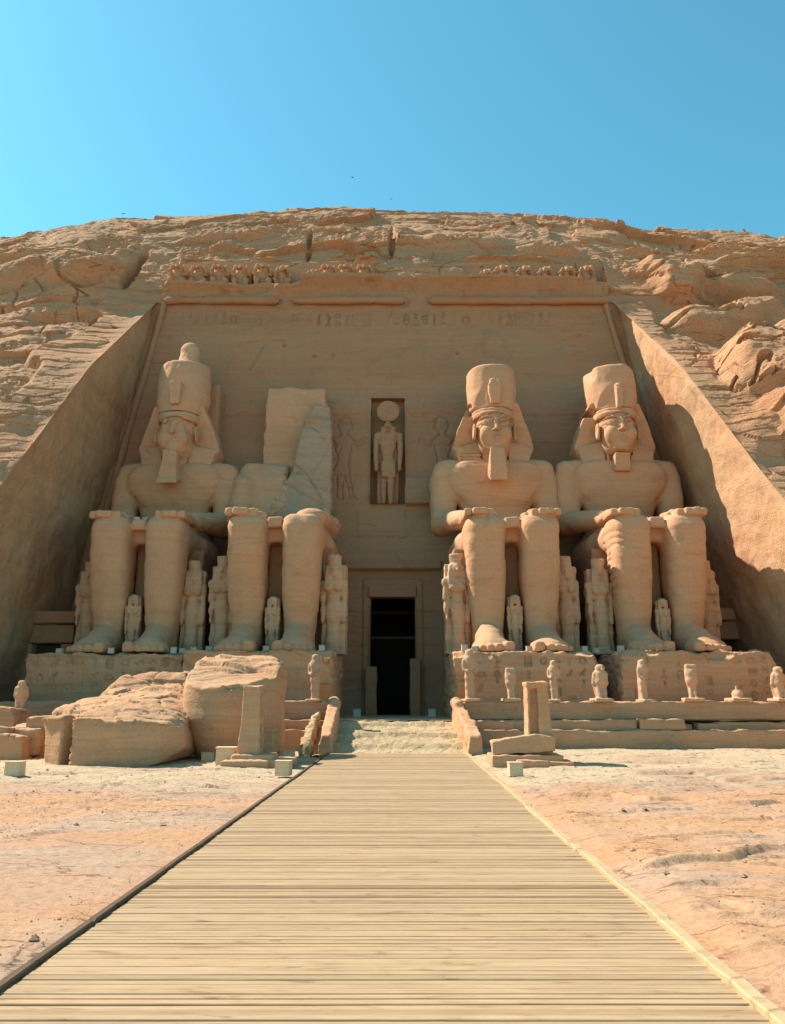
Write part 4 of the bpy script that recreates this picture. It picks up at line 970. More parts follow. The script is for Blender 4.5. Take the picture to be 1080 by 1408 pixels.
# ------------------------------------------------------------------ pedestals under the colossi
def pedestal(x0, x1, y0, y1, z1, seed, lab, cutl=0, cutr=0, chip=None, dull=False):
    w = x1-x0; hz = z1-1.15
    th = thing('statue_pedestal', ((x0+x1)/2, y0, 1.15), lab, 'pedestal', 'stone pedestals of the colossi')
    s = Sdf((-w/2-.2, -.2, -.3), (w/2+.2, y1-y0+.1, hz+.2), .055)
    s.box((-w/2, 0, -.2), (w/2, y1-y0, hz), .07)
    if cutl: s.hull([(-w/2-1, -1, hz+.5), (-w/2+cutl, -1, hz+.5), (-w/2-1, 3, hz+.5), (-w/2+cutl*.6, 2.5, hz+.5), (-w/2-.4, -1, hz-cutl*2), (-w/2-1, 2.5, hz-cutl*2), (-w/2+cutl*.5, -1, hz-cutl*.8)], .1, 's')
    if cutr: s.hull([(w/2+1, -1, hz+.5), (w/2-cutr, -1, hz+.5), (w/2+1, 4, hz+.5), (w/2-cutr, 4, hz+.5), (w/2-cutr*.45, -1, hz-cutr*.5), (w/2+.5, -1, -.4), (w/2+1, 4, -.4), (w/2+.02, -1, -.4), (w/2-cutr*.45, 4, hz-cutr*.5)], .1, 's')
    for c in (chip or []): s.ell(c[:3], c[3:], .08, 's')
    s.noise(.05, .9, seed)
    rel = Relief(-w/2, w/2, 0, hz, .03); rg = random.Random(seed)
    x = -w/2+.35
    while x < w/2-.3:
        cw = rg.uniform(.55, .8); rel.line([(x, .55), (x, hz-.25)], .02, .02)
        if rg.random() < .85: rel.text(x+.03, x+cw, .75 if rg.random() < .5 else 1.4, hz-.18, cw*.92, .17, rg, dropout=.18)
        x += cw+.04
    rel.line([(-w/2, .5), (w/2, .5)], .03, .04); rel.line([(-w/2, .15), (w/2, .15)], .03, .03)
    def post(V, N):
        px, py, pz = V.T; V = V.copy(); m = (N[:, 1] < -.75) & (py < .35)
        fade = sstep(-.35, .25, vnoise(px*.7, pz*.9, 0*px, seed)); V[:, 1] -= np.where(m, rel.sample(px, pz)*(.35+.75*fade), 0)
        rough = sstep(hz-.7, hz-.05, pz+.35*vnoise(px*.9, pz, 0*px, seed+1)); edge = np.maximum(rough, sstep(.7, .1, np.minimum(px+w/2, w/2-px)+.2*vnoise(pz*2, px, 0*px, 3)))
        return V+N*(.10*edge*fbm(px*1.7, py*1.7, pz*2.6, 4, seed+2)-.05*edge+.02*fbm(px*.6, py*.6, pz*.8, 3, seed))[:, None]
    s.build('pedestal_block', M['ped'], th, post=post)
    return th
p1 = pedestal(-18.75, -10.7, 39.9, 46.5, 4.42, 15, 'dull brown stone pedestal under the far left colossus, half hidden by fallen blocks', .25, 0)
p2 = pedestal(-10.5, -2.95, 39.0, 46, 4.52, 2, 'stone pedestal under the broken headless colossus left of the doorway', 0, .15, [(3.4, -.1, 3.3, .5, .6, .3)])
p3 = pedestal(3.05, 10.95, 39.0, 46, 4.5, 3, 'stone pedestal carved with signs, its right end rounded off, beside the doorway', .22, 1.0, [(-3.7, 0, 3.3, .7, .5, .3), (0, 0, 3.4, .9, .3, .12), (2.6, 0, 3.35, 1.1, .6, .18)])
p4 = pedestal(11.35, 19.3, 39.0, 46, 4.52, 4, 'stone pedestal with jagged broken upper edge under the far right colossus', .35, .35, [(.95, -.1, 3.15, .8, .5, .3), (.6, -.1, 3.4, 1.4, .6, .16), (-2.9, 0, 3.3, .9, .4, .2)])
s = Sdf((-.5, -.3, 0), (.6, .6, 1.7), .06); s.box((-.32, -.06, .05), (.36, .4, 1.5), .03)
s.build('repair_block', M['rust'], p3, rough=.02, loc=(-3.5, -.05, .35))
s.build('repair_block', M['rust'], p2, rough=.02, loc=(3.35, -.05, .2))

# ------------------------------------------------------------------ small standing statues around the legs
def queen(seed, hgt=5.4, worn=.03, slab=True):
    s = Sdf((-1.15, -1.1, -.05), (1.15, 1.0, 5.6), .055)
    s.loft([(0, 0, 0, .42, .38), (1.6, 0, .02, .36, .33), (2.6, 0, .02, .50, .38), (3.1, 0, .02, .36, .30), (3.9, 0, .0, .56, .36), (4.15, 0, 0, .60, .3)], .12, .1, p=2.4)
    s.cap((-.55, 0, 3.95), (.55, 0, 3.95), .22, .22, .15)
    for q in (-1, 1):
        s.path([(q*.58, 0, 3.95, .20), (q*.60, 0, 3.0, .16), (q*.58, -.04, 2.1, .14)], .1); s.ell((q*.58, -.1, 1.92), (.12, .15, .22), .08)
        s.cap((q*.22, -.05, .14), (q*.24, -.62, .10), .19, .13, .06)
        s.ell((q*.25, -.33, 3.62), (.2, .16, .2), .1)
        s.loft([(3.5, q*.33, -.22, .16, .16), (4.5, q*.30, -.1, .2, .25), (4.9, q*.22, 0, .2, .3)], .05, .05)
    s.ell((0, -.12, 4.62), (.34, .36, .42), .08); s.ell((0, .05, 4.72), (.46, .42, .45), .08); s.cap((0, -.47, 4.7), (0, -.54, 4.56), .04, .07, .04)
    s.loft([(5.0, 0, 0, .34, .34), (5.5, 0, .0, .40, .40)], .05, .05, p=2)
    if slab: s.box((-.66, .05, 0), (.66, .9, 4.95), .06, .05)
    s.box((-.7, -.75, 0), (.7, .7, .12), .03, .02)
    s.D = np.maximum(s.D, -s.ax[2][None, None, :]); s.noise(worn, 1.6, seed)
    return s
QS = [queen(s_, worn=.05) for s_ in (1, 2)]
qm = []
for i, q in enumerate(QS):
    t = thing('standing_statue', (0, 0, 0), 'x', 'statue', 'small standing statues beside the colossi legs')
    q.build('figure', M['small'], t, rough=.02, rscale=3); qm.append(t)
qpos = [(1, -3.05, 4.6, 'x'), (1, 3.05, 4.2, ''), (2, -3.05, 4.6, ''), (2, 3.3, 4.2, ''), (3, -3.1, 3.9, ''), (3, 3.15, 4.7, ''), (4, -3.15, 4.3, ''), (4, 3.1, 4.9, '')]
who = {1: 'the double crowned far left colossus', 2: 'the broken headless colossus', 3: 'the bearded colossus by the doorway', 4: 'the far right beardless colossus'}
for i, (v, dx, dy, _) in enumerate(qpos):
    cx, cy, _l = COLO[v]; src = qm[i % 2]
    lab = 'tall stone figure %s of the legs of %s' % ('left' if dx < 0 else 'right', who[v])
    sc_ = 1.02 if v in (2, 3) else .98
    if i < 2: src.location = (cx+dx, cy+dy, PZ0); src['label'] = lab; src.scale = (sc_,)*3; src.rotation_euler.z = .05
    else: copy_tree(src, (cx+dx, cy+dy, PZ0), lab, rz=random.uniform(-.12, .12), scale=sc_)
def prince(seed):
    s = queen(seed, worn=.06); s.D = np.maximum(s.D, (s.ax[2][None, None, :]-5.05)); return s
pm = thing('child_statue', (0, 0, 0), 'x', 'statue', 'small child statues between the shins')
prince(9).build('figure', M['small'], pm, rough=.03, rscale=3)
for i, v in enumerate((1, 2, 3, 4)):
    cx, cy, _l = COLO[v]; lab = 'small standing child figure between the shins of '+who[v]; k = (.66, .62, .64, .60)[i]
    if i == 0: pm.location = (cx-.05, cy+3.4, PZ0); pm['label'] = lab; pm.scale = (k*.85, k*.85, k)
    else: copy_tree(pm, (cx+(0, .0, 0)[i-1], cy+3.4, PZ0), lab, rz=random.uniform(-.1, .1), scale=(k*.85, k*.85, k))
print('queens', round(time.time()-T0, 1))

# ------------------------------------------------------------------ falcon-headed sun god in the niche
ra = thing('niche_statue', (-.32, 51.95, 15.45), 'falcon-headed god crowned with a round sun disc standing in the niche over the doorway', 'statue')
s = Sdf((-1.2, -1.0, -.3), (1.2, 1.1, 6.6), .05)
s.loft([(2.6, 0, 0, .46, .32), (3.3, 0, 0, .40, .28), (4.3, 0, 0, .62, .34), (5.0, 0, 0, .70, .32)], .12, .1, p=2.5)
s.cap((-.62, 0, 4.95), (.62, 0, 4.95), .24, .24, .12)
for q in (-1, 1):
    s.path([(q*.80, 0, 4.9, .22), (q*.86, 0, 3.7, .18), (q*.82, -.08, 2.7, .15)], .05); s.ell((q*.82, -.12, 2.45), (.15, .18, .25), .05)
s.path([(-.25, .05, 2.5, .30), (-.28, .1, 1.2, .24), (-.28, .1, 0, .2)], .05); s.path([(.2, -.1, 2.5, .30), (.2, -.25, 1.2, .24), (.2, -.3, 0, .2)], .05)
s.loft([(1.75, .05, -.05, .50, .40), (3.0, 0, 0, .46, .34)], .08, .05)
s.ell((0, -.1, 5.5), (.32, .42, .4), .1); s.hull([(-.14, -.4, 5.6), (.14, -.4, 5.6), (0, -.72, 5.35), (-.1, -.3, 5.3), (.1, -.3, 5.3), (0, -.4, 5.65)], .05)
for q in (-1, 1): s.loft([(4.5, q*.34, -.24, .14, .12), (5.5, q*.30, 0, .2, .3)], .05, .08)
s.box((-.75, .2, -.3), (.75, 1.1, 5.0), .05, .05)
s.noise(.025, 2, 3)
s.build('figure', M['wall'], ra, rough=.02, rscale=3)
s = Sdf((-1.1, -.6, -1.1), (1.1, .9, 1.1), .05); s.cap((0, -.1, 0), (0, .7, 0), .82, .82, 0); s.box((-1.1, .25, -1.1), (1.1, 2, 1.1), .01, 0, 's'); s.box((-1.1, -2, -1.1), (1.1, -.18, 1.1), .08, .1, 's')
s.build('sun_disc', M['wall'], ra, rough=.015, rscale=2, loc=(0, .35, 6.85))

# ------------------------------------------------------------------ terrace, steps, walls
def slab(name, lo, hi, mat, lab, cat, kind=None, h=.08, rough=.04, bed=.03, seed=0, group=None, fn=None, engr=None, parts=None):
    c = ((lo[0]+hi[0])/2, lo[1], lo[2]); w, d, hh = hi[0]-lo[0], hi[1]-lo[1], hi[2]-lo[2]
    s = Sdf((-w/2-.3, -.3, -.2), (w/2+.3, d+.2, hh+.3), h); s.box((-w/2, 0, 0), (w/2, d, hh), .05)
    if fn: fn(s, w, d, hh)
    s.noise(.04, 1.1, seed)
    o = s.build(name, mat, None, rough=rough, rscale=2.2, bed=bed, bscale=1.6, seed=seed, post=engr, loc=c, off=c)
    return tag(o, lab, cat, group, kind)
def wall_side(x0, x1, sgn, lab, lab_g):
    t = thing('terrace_wall', ((x0+x1)/2, 36.2, -.3), lab, 'wall'); w = x1-x0; c = (x0+x1)/2
    def part(nm, lo, hi, seed, rough=.03, eng=False, fn=None, mat='brick'):
        s = Sdf((lo[0]-c-.2, lo[1]-36.2-.2, lo[2]+.3-.2), (hi[0]-c+.2, hi[1]-36.2+.2, hi[2]+.3+.2), .055)
        s.box((lo[0]-c, lo[1]-36.2, lo[2]+.3), (hi[0]-c, hi[1]-36.2, hi[2]+.3), .02)
        if fn: fn(s)
        s.noise(.025, .7, seed)
        rel = Relief(lo[0]-c, hi[0]-c, lo[2]+.3, hi[2]+.3, .03); rg = random.Random(seed)
        if eng:
            x = lo[0]-c+.4
            while x < hi[0]-c-1:
                L = rg.uniform(1, 2.6)
                if rg.random() < .6: rel.text(x, x+L, lo[2]+.42, hi[2]+.22, .55, .09, rg, dropout=.2)
                x += L+rg.uniform(.2, 1.2)
        def post(V, N):
            px, py, pz = V.T; V = V.copy(); m = N[:, 1] < -.8; V[:, 1] -= np.where(m, rel.sample(px, pz)*(.4+.6*sstep(-.2, .4, vnoise(px*.5, pz, 0*px, 9))), 0)
            ve = worley(px*.28+.2, (pz)*.35, seed)[1]; jn = np.clip(1-ve/.02, 0, 1)
            edge = sstep(hi[2]+.3-.18, hi[2]+.3, pz)
            return V+N*(.05*edge*fbm(px*1.6, py*2, pz*3, 4, seed)-.035*jn*m+.018*fbm(px*2, py*2, pz*4, 3, seed+1))[:, None]
        s.build(nm, M[mat], t, post=post)
    L = (x1-x0)
    part('parapet_course', (x0, 37.0, 1.22), (x1, 37.75, 2.03), 21+sgn, eng=True)
    if sgn > 0:
        g = PY(940, 995, 36.6)[0]; g2 = PY(962, 995, 36.6)[0]
        part('middle_course', (x0+.5, 36.55, .74), (PY(876, 995, 36.6)[0], 37.6, 1.20), 31, fn=lambda s: s.box((-1.8, -1, 1.3), (1.5, .8, 2), .05, .1, 's'))
        part('loose_course_block', (PY(878, 995, 36.6)[0], 36.35, .78), (g, 37.5, 1.26), 33)
        part('middle_course', (g2, 36.75, .74), (x1, 37.6, 1.10), 32)
    else: part('middle_course', (x0, 36.6, .74), (x1, 37.6, 1.20), 31)
    part('base_course', (x0, 36.2, -.35), (x1, 37.8, .78), 41+sgn)
    return t
wall_side(3.35, 23.5, 1, 'low stepped stone wall running right below the two intact pedestals', '')
wall_side(-23.5, -2.95, -1, 'low stone wall running left behind the fallen blocks', '')
# terrace floor and the rough steps
o = mesh_np('terrace', np.array([[-24, 37.5, 1.17], [24, 37.5, 1.17], [24, 52, 1.12], [-24, 52, 1.12]]), np.array([[0, 1, 2, 3]]), M['pale'], smooth=False); tag(o, kind='structure')
def steps():
    xs = np.arange(-3.3, 3.9, .05); ys = np.arange(32.85, 38.6, .04); X, Y = np.meshgrid(xs, ys, indexing='ij')
    t = (Y-33)/(37.6-33); w = .25*vnoise(X*.5, Y*.3, 0*X, 3)+.08*vnoise(X*2, Y, 0*X, 4)
    k = t*3.2+w*.5; st = np.floor(k)+sstep(.72, .98, k-np.floor(k)); Z = -.06+1.28*np.clip(st/3.3, 0, 1)*.5+1.26*np.clip(t, 0, 1)*.5
    Z = np.where(Y > 37.4, np.minimum(Z, 1.21), Z); Z = Z+.045*fbm(X*2.5, Y*3, 0*X, 4, 5)-.05*np.clip(1-worley(X*1.2, Y*.9, 6)[1]/.05, 0, 1)
    o = mesh_np('stone_steps', np.stack([X, Y, Z], -1).reshape(-1, 3), grid_faces(len(xs), len(ys), True), M['pale'])
    tag(o, 'worn pale stone steps rising from the boardwalk to the temple doorway', 'steps')
steps()
def balustrade(s, lab):
    t = thing('stair_balustrade', (s*3.2, 33, 0), lab, 'balustrade', 'sloping stone balustrades of the steps')
    sd = Sdf((-.75, -.5, -.3), (.95, 5.2, 2.4), .06)
    x0 = PZ(655 if s > 0 else 447, 1036, 0)[0]-s*3.2; x1 = (3.05 if s > 0 else -2.75)-s*3.2
    sd.hull([(x0-.27, 0, -.2), (x0+.27, 0, -.2), (x0-.24, 0, .72), (x0+.24, 0, .72), (x1-.3, 4.4, -.2), (x1+.3, 4.4, -.2), (x1-.26, 4.4, 2.0), (x1+.26, 4.4, 2.0), (x0-.22, .4, .9), (x0+.22, .4, .9)])
    sd.cap((x1, 4.1, 1.85), (x1, 4.7, 1.95), .3, .3, .1); sd.noise(.06, 1.3, 5+s)
    sd.build('sloping_rail', M['ped'], t, rough=.04, rscale=2, bed=.02)
    if s < 0:
        sd = Sdf((-1.3, -.3, -.3), (.2, 4, 2.2), .06); sd.hull([(-.75, 0, -.2), (-.2, 0, -.2), (-.7, .1, .35), (-.2, .1, .45), (-.6, 3.6, -.2), (0, 3.6, -.2), (-.4, 3.6, 1.6), (-.1, 3.6, 1.7), (-.5, 1.8, 1.1)]); sd.noise(.1, 1.6, 4)
        sd.build('rubble_side', M['pale'], t, rough=.07, rscale=2.2)
    else:
        sd = Sdf((0, -.3, -.3), (1.3, 4.4, 1.9), .06); sd.hull([(.55, 2.6, -.2), (.85, 2.6, -.2), (.5, 2.6, .5), (.1, 4.2, 1.3), (.4, 4.2, 1.35), (.3, 3.4, 1.25), (.3, 4.2, -.2), (.8, 4.2, -.2)]); sd.noise(.07, 1.6, 4)
        sd.build('rubble_side', M['pale'], t, rough=.05, rscale=2.2)
balustrade(1, 'sloping stone balustrade at the right of the steps'); balustrade(-1, 'crumbling stone balustrade at the left of the steps')
print('terrace', round(time.time()-T0, 1))

# ------------------------------------------------------------------ fallen blocks
def rock(name, hulls, mat, lab, cat, seed, h=.06, rough=.07, bed=.05, group=None, cyl=None, cuts=None, nz=.07, post2=None, loc=None):
    pts = np.array([p for hl in hulls for p in hl]) if hulls else np.array(cyl[0])
    if cyl and hulls: pts = np.concatenate([pts, np.array(cyl[0])])
    lo, hi = pts.min(0), pts.max(0); c = np.array(((lo[0]+hi[0])/2, (lo[1]+hi[1])/2, lo[2]))
    s = Sdf(lo-c-.35, hi-c+.35, h)
    for hl in (hulls or []): s.hull([tuple(np.array(p)-c) for p in hl], .03)
    if cyl: cyl[1](s, c)
    for ct in (cuts or []): s.hull([tuple(np.array(p)-c) for p in ct], .08, 's')
    s.noise(nz, .6, seed)
    def post(V, N):
        x, y, z = V.T; up = sstep(.15, .6, N[:, 2])
        L = z*1.5+.5*y+.5*fbm(x*.35, y*.35, z*.35, 2, seed); o_, c_ = strata(L*2.2, seed, .14)
        v1, e1 = worley(x*.45+.2*L, y*.9+L*.3, seed)
        rl = x*.55+y*1.5+.4*fbm(x*.5, y*.5, z*.2, 3, seed+7); ro, rc = strata(rl*1.1, seed+4, .12)
        d = up*(.04*o_+.07*v1+.10*ro-.09*rc*sstep(-.2, .3, vnoise(x*.5, y*.5, z, seed+6))-.05*np.clip(1-e1/.05, 0, 1)+rough*.55*fbm(x*1.2, y*2.2, z*2, 5, seed+1))+(1-up)*(.018*fbm(x*1.2, y*1.2, z*1.6, 4, seed+2)-.03*c_*sstep(.1, .5, vnoise(x*.6, y*.6, z*.8, 4)))
        V = V+N*d[:, None]
        if post2 is not None: V = post2(V, N, c)
        return V
    o = s.build(name, mat, None, post=post, loc=tuple(c))
    return tag(o, lab, cat, group)
G = 'fallen pieces of the broken colossus'
rock('fallen_block', [[(-12.55, 28.7, 1.4), (-12.25, 28.6, -.3), (-11.6, 28.0, -.3), (-11.58, 28.0, 1.45), (-12.3, 31, 2.0), (-11.6, 33, 2.4), (-9.4, 33, 2.6), (-9, 33, -.3), (-12.2, 32, -.3), (-11.2, 29, 1.6)]], M['block'], 'leftmost fallen block, narrow brown face with a sloping sunlit top', 'fallen block', 3, group=G)
def mane(V, N, c):
    x, y, z = V.T; X = x+c[0]; m = sstep(-11.05, -11.15, X)*(z < 1.9)
    return V+N*(m*.04*np.sin(z*26+6*np.sin(X*20)))[:, None]
rock('fallen_block', [[(-11.15, 27.8, -.3), (-11.2, 27.9, 1.5), (-9.2, 27.6, -.3), (-8.2, 28.0, .0), (-7.5, 28.9, .5), (-7.6, 28.9, 1.15), (-8.1, 28.0, 1.2), (-9.4, 27.6, 1.45), (-11.0, 32.5, 2.55), (-8.8, 32.5, 2.75), (-7.7, 31, 2.0), (-7.5, 31, .1), (-11.2, 32, -.3)]], M['block'], 'wide fallen block in front of the other pieces, smooth curved face and craggy sunlit top', 'fallen block', 5, group=G, post2=mane)
rock('fallen_block', [[(-12.4, 33, 2.2), (-11.7, 34, 3.0), (-10.6, 34.3, 3.35), (-9.0, 34, 3.2), (-8.7, 33, 2.4), (-12.5, 35.5, -.2), (-8.8, 35.5, -.2), (-12, 33, -.2), (-8.8, 33, -.2), (-9.0, 35.5, 3.1), (-12.2, 35.4, 2.6)]], M['block'], 'craggy fallen slab lying behind the wide front block', 'fallen block', 8, group=G)
def torso(s, c):
    f = lambda *p: tuple(np.array(p)-c)
    a = f(-6.35, 31.7, 0)
    s.loft([(-.05, a[0]+.15, a[1], 1.30, 1.5), (.7, a[0]+.08, a[1], 1.70, 1.85), (1.7, a[0], a[1], 1.98, 2.15), (2.7, a[0], a[1], 2.0, 2.1), (3.6, a[0], a[1], 1.88, 1.9), (4.6, a[0]-.0, a[1], 1.45, 1.6)], .2, p=2.1)
    s.box(tuple(np.array((-5.0, 30.6, -.3))-c), tuple(np.array((-4.5, 33.4, 3.6))-c), .12, .05)
    s.hull([f(-9, 28, 1.7), f(-3.5, 28, 2.2), f(-9, 30.1, 2.75), f(-3.5, 30.1, 3.0), f(-9, 32.3, 3.7), f(-3.5, 32.5, 4.25), f(-9, 28, 5.2), f(-3.5, 28, 5.2), f(-9, 34, 5.2), f(-3.5, 34, 5.2), f(-9, 34, 4.3), f(-3.5, 34, 4.4)], .12, 's')
    s.cap(f(-8.0, 29.6, -.2), f(-7.75, 29.5, 3.4), .14, .12, .08, 's')
    s.cap(f(-5.55, 29.4, 1.9), f(-5.5, 29.6, 3.0), .05, .05, .05, 's')
rock('fallen_torso', None, M['block'], 'huge rounded piece of fallen torso, smooth belly below and rough broken top', 'fallen block', 11, group=G, cyl=([(-8.5, 29.5, -.3), (-4.4, 33.8, 4.5)], torso), nz=.05)
k = 0
for (px, pyb, w, hh, Y, lab) in ((12, 1012, 44, 34, 33.0, 'square grey brown boulder under the lone falcon statue at the left edge'), (45, 1030, 40, 30, 31.5, 'rounded boulder touching the lowest left corner of the fallen blocks'),
        (8, 1040, 36, 36, 31.0, 'lowest boulder at the far left edge of the photo'), (66, 1040, 30, 46, 31.8, 'upright boulder wedged beside the leftmost fallen block'), (30, 1040, 26, 20, 30.6, 'small boulder in front of the left boulder heap')):
    x = (px-540)/1057*Y*.985; zb = PY(px, pyb, Y)[2]; ww = w/1057*Y*.55; zh = hh/1057*Y
    rg = random.Random(px); hl = []
    for sx in (-1, 1):
        for sy in (-1, 1):
            for zz, kk in ((zb-.25, 1.15), (zb+zh*.55, 1.22), (zb+zh, 1.0)): hl.append((x+sx*ww*kk*rg.uniform(.85, 1.1), Y+.3+sy*ww*kk*rg.uniform(.7, 1.1), zz+rg.uniform(-.12, .12)))
    if zb > .3: rock('boulder', [[(p[0]*1.0, p[1]+.25, min(p[2], zb)) if p[2] > zb-.2 else (p[0], p[1]+.25, -.3) for p in hl]], M['block'], lab.replace('boulder', 'base block under the boulder', 1) if False else 'buried base block under the '+('lone falcon boulder' if px == 12 else 'rounded left boulder'), 'boulder', 40+k, h=.06, group='boulders at the left edge of the terrace', rough=.04, nz=.05)
    rock('boulder', [hl], M['block'], lab, 'boulder', 20+k, h=.05, group='boulders at the left edge of the terrace', rough=.05, nz=.06); k += 1

# ------------------------------------------------------------------ two small stelae
def stele(loc, lab, parts, seed):
    t = thing('stone_stele', loc, lab, 'stele')
    for nm, fn, lo, hi in parts:
        s = Sdf(lo, hi, .035); fn(s); s.noise(.02, 1.6, seed); s.build(nm, M['ped'], t, rough=.018, rscale=3, off=loc, bed=.006, bscale=3)
def rp(s):
    s.hull([(-.44, 0, 0), (.44, 0, 0), (-.44, .9, 0), (.44, .9, 0), (-.40, .04, 2.72), (.34, .04, 2.78), (-.40, .86, 2.72), (.34, .86, 2.78)])
    s.box((-.44, -.04, 2.60), (.37, .92, 2.76), .03, .02); s.hull([(-.33, -.3, .95), (-.02, -.3, .95), (-.33, .22, .95), (-.02, .22, .95), (-.31, -.3, 2.52), (-.04, -.3, 2.55), (-.31, .22, 2.52), (-.04, .22, 2.55)], 0, 's')
stele((5.18, 28.0, 0), 'narrow upright stone stele with a grooved face right of the boardwalk', [('pillar', rp, (-.7, -.3, -.2), (.7, 1.2, 3)),
    ('base_block', lambda s: s.hull([(-1.72, -.25, .28), (.46, -.3, .40), (-1.72, -.2, .72), (-1.1, -.2, .80), (-.2, -.2, .98), (-.2, .5, .98), (-1.7, .7, .72), (.5, .9, .42), (-1.6, .9, .3), (.46, -.25, .9), (.46, .5, .9)]), (-2, -.6, 0), (.8, 1.3, 1.3)),
    ('plinth', lambda s: (s.box((-1.78, -.45, -.2), (.72, 1.0, .30), .05), s.box((-.95, -.75, -.2), (.15, 0, .15), .04), s.box((.15, -.7, -.2), (1.0, .5, .12), .04)), (-2.1, -1.0, -.4), (1.3, 1.3, .6))], 3)
def lp(s):
    s.hull([(-.46, 0, 0), (.36, 0, 0), (-.46, .9, 0), (.36, .9, 0), (-.30, .08, 2.58), (.26, .08, 2.58), (-.30, .82, 2.58), (.26, .82, 2.58)])
    s.box((-.32, .02, 2.50), (.28, .9, 2.62), .02); s.box((.18, .35, .5), (.6, .62, 2.4), .01, 0, 's')
stele((-4.98, 28.0, 0), 'tapering stone stele on a low plinth in front of the fallen torso', [('pillar', lp, (-.7, -.3, -.2), (.7, 1.2, 2.9)),
    ('plinth', lambda s: (s.box((-.62, -.2, -.2), (.85, 1.2, .30), .07), s.box((-.90, -.55, -.2), (.75, .6, .12), .04), s.box((.3, -.35, -.2), (1.55, 1.1, .14), .06)), (-1.2, -.9, -.4), (1.9, 1.5, .6))], 5)

# ------------------------------------------------------------------ falcons and figures on the parapet
def falcon(kind, seed):
    s = Sdf((-.75, -.75, -.05), (.75, .75, 2.0), .035)
    s.box((-.42, -.5, 0), (.42, .45, .16), .03)
    if kind == 'stub':
        s.ell((0, 0, .3), (.22, .32, .24), .08); s.cap((0, -.1, .35), (-.1, -.15, .62), .12, .05, .05)
    elif kind == 'slim':
        s.path([(0, .1, .2, .11), (0, .05, .5, .15), (0, 0, .85, .24), (0, 0, 1.2, .26)], .06); s.box((-.22, -.18, 1.25), (.22, .2, 1.56), .06, .05)
        s.path([(0, .15, .3, .09), (0, .3, .15, .08)], .04); s.cap((-.1, -.2, .1), (-.08, -.05, .5), .09, .07, .04); s.cap((.1, -.2, .1), (.08, -.05, .5), .09, .07, .04)
    else:
        s.path([(0, .12, .2, .20), (0, .08, .6, .25), (0, .02, .95, .29), (0, 0, 1.22, .29)], .1); s.box((-.27, -.12, .9), (.27, .2, 1.34), .12, .08)
        s.ell((0, -.06, 1.52), (.21, .24, .19), .05); s.cap((0, -.26, 1.52), (0, -.36, 1.42), .055, .02, .03)
        for q in (-1, 1):
            s.path([(q*.25, -.02, 1.25, .12), (q*.25, .06, .85, .13), (q*.14, .24, .35, .08)], .03); s.cap((q*.12, -.2, .1), (q*.13, -.06, .6), .11, .12, .04); s.cap((q*.12, -.2, .1), (q*.12, -.42, .08), .07, .06, .03)
        s.loft([(.05, 0, .32, .14, .08), (.7, 0, .2, .16, .12)], .03, .05)
    s.noise(.015, 3, seed); return s
def slimfig(seed, bent=0):
    s = Sdf((-.6, -.6, -.05), (.6, .6, 2.4), .035)
    s.box((-.34, -.42, 0), (.34, .3, .12), .03)
    s.path([(-.08, 0, .1, .09), (-.08, 0, .6, .11), (-.04, 0, 1.0, .17), (0, 0, 1.4, .2), (0, 0, 1.72, .24)], .06)
    s.path([(.12, -.02, .1, .09), (.1, 0, .6, .11), (.04, 0, 1.0, .15)], .06)
    for q in (-1, 1): s.path([(q*.24, 0, 1.68, .09), (q*.27, -.05, 1.3, .075), (q*.12, -.2, 1.22, .07)], .03)
    s.ell((0, -.02, 1.98), (.15, .17, .18), .05); s.loft([(1.75, 0, .02, .19, .12), (2.12, 0, .02, .15, .13)], .05, .03)
    s.box((-.14, .1, 0), (.14, .3, 1.7), .03, .05)
    s.noise(.015, 3, seed); return s
PG = 'small statues along the terrace parapet'
proto = {}
def fal(kind, px, pytop, pybase, lab, Y=37.35, rz=0, base=None):
    key = kind
    z = 2.03 if base is None else base; x = (px-540)/1057*(Y*.972)
    want = (pybase-pytop)/1057*(Y*.985); full = {'falcon': 1.70, 'slim': 1.60, 'fig': 2.15, 'stub': .64}[kind]; k = want/full
    if key not in proto:
        t = thing('falcon_statue' if kind != 'fig' else 'standing_statue', (x, Y, z), lab, 'statue', PG, rz)
        (falcon(kind, 3) if kind != 'fig' else slimfig(4)).build('figure', M['small'], t, rough=.012, rscale=5); t.scale = (k,)*3; proto[key] = t
    else: copy_tree(proto[key], (x, Y, z), lab, rz=rz, scale=k)
fal('fig', 647, 897, 967, 'thin standing figure on the parapet nearest the right side of the doorway', rz=.2)
fal('slim', 703, 921, 967, 'slender headless falcon on the parapet just left of the grooved stele')
fal('fig', 763, 912, 967, 'thin standing figure on the parapet just right of the grooved stele', rz=-.3)
fal('falcon', 827, 922, 972, 'broad falcon statue at the rounded end of the pedestal right of the doorway', Y=36.95, rz=.1)
fal('fig', 886, 910, 966, 'thin standing figure before the left end of the far right pedestal', rz=.4)
fal('slim', 953, 915, 966, 'slender falcon with head before the middle of the far right pedestal', rz=-.2)
fal('stub', 1015, 946, 966, 'broken stump of a small falcon on the right parapet')
fal('falcon', 1073, 920, 967, 'broad falcon statue at the far right edge of the photo', rz=.15)
fal('fig', 433, 909, 972, 'thin standing figure on the parapet left of the doorway', rz=-.2)
fal('falcon', 29, 937, 978, 'lone falcon statue on top of the boulder heap at the left edge', Y=33.4, rz=.3, base=PY(29, 978, 33.4)[2])

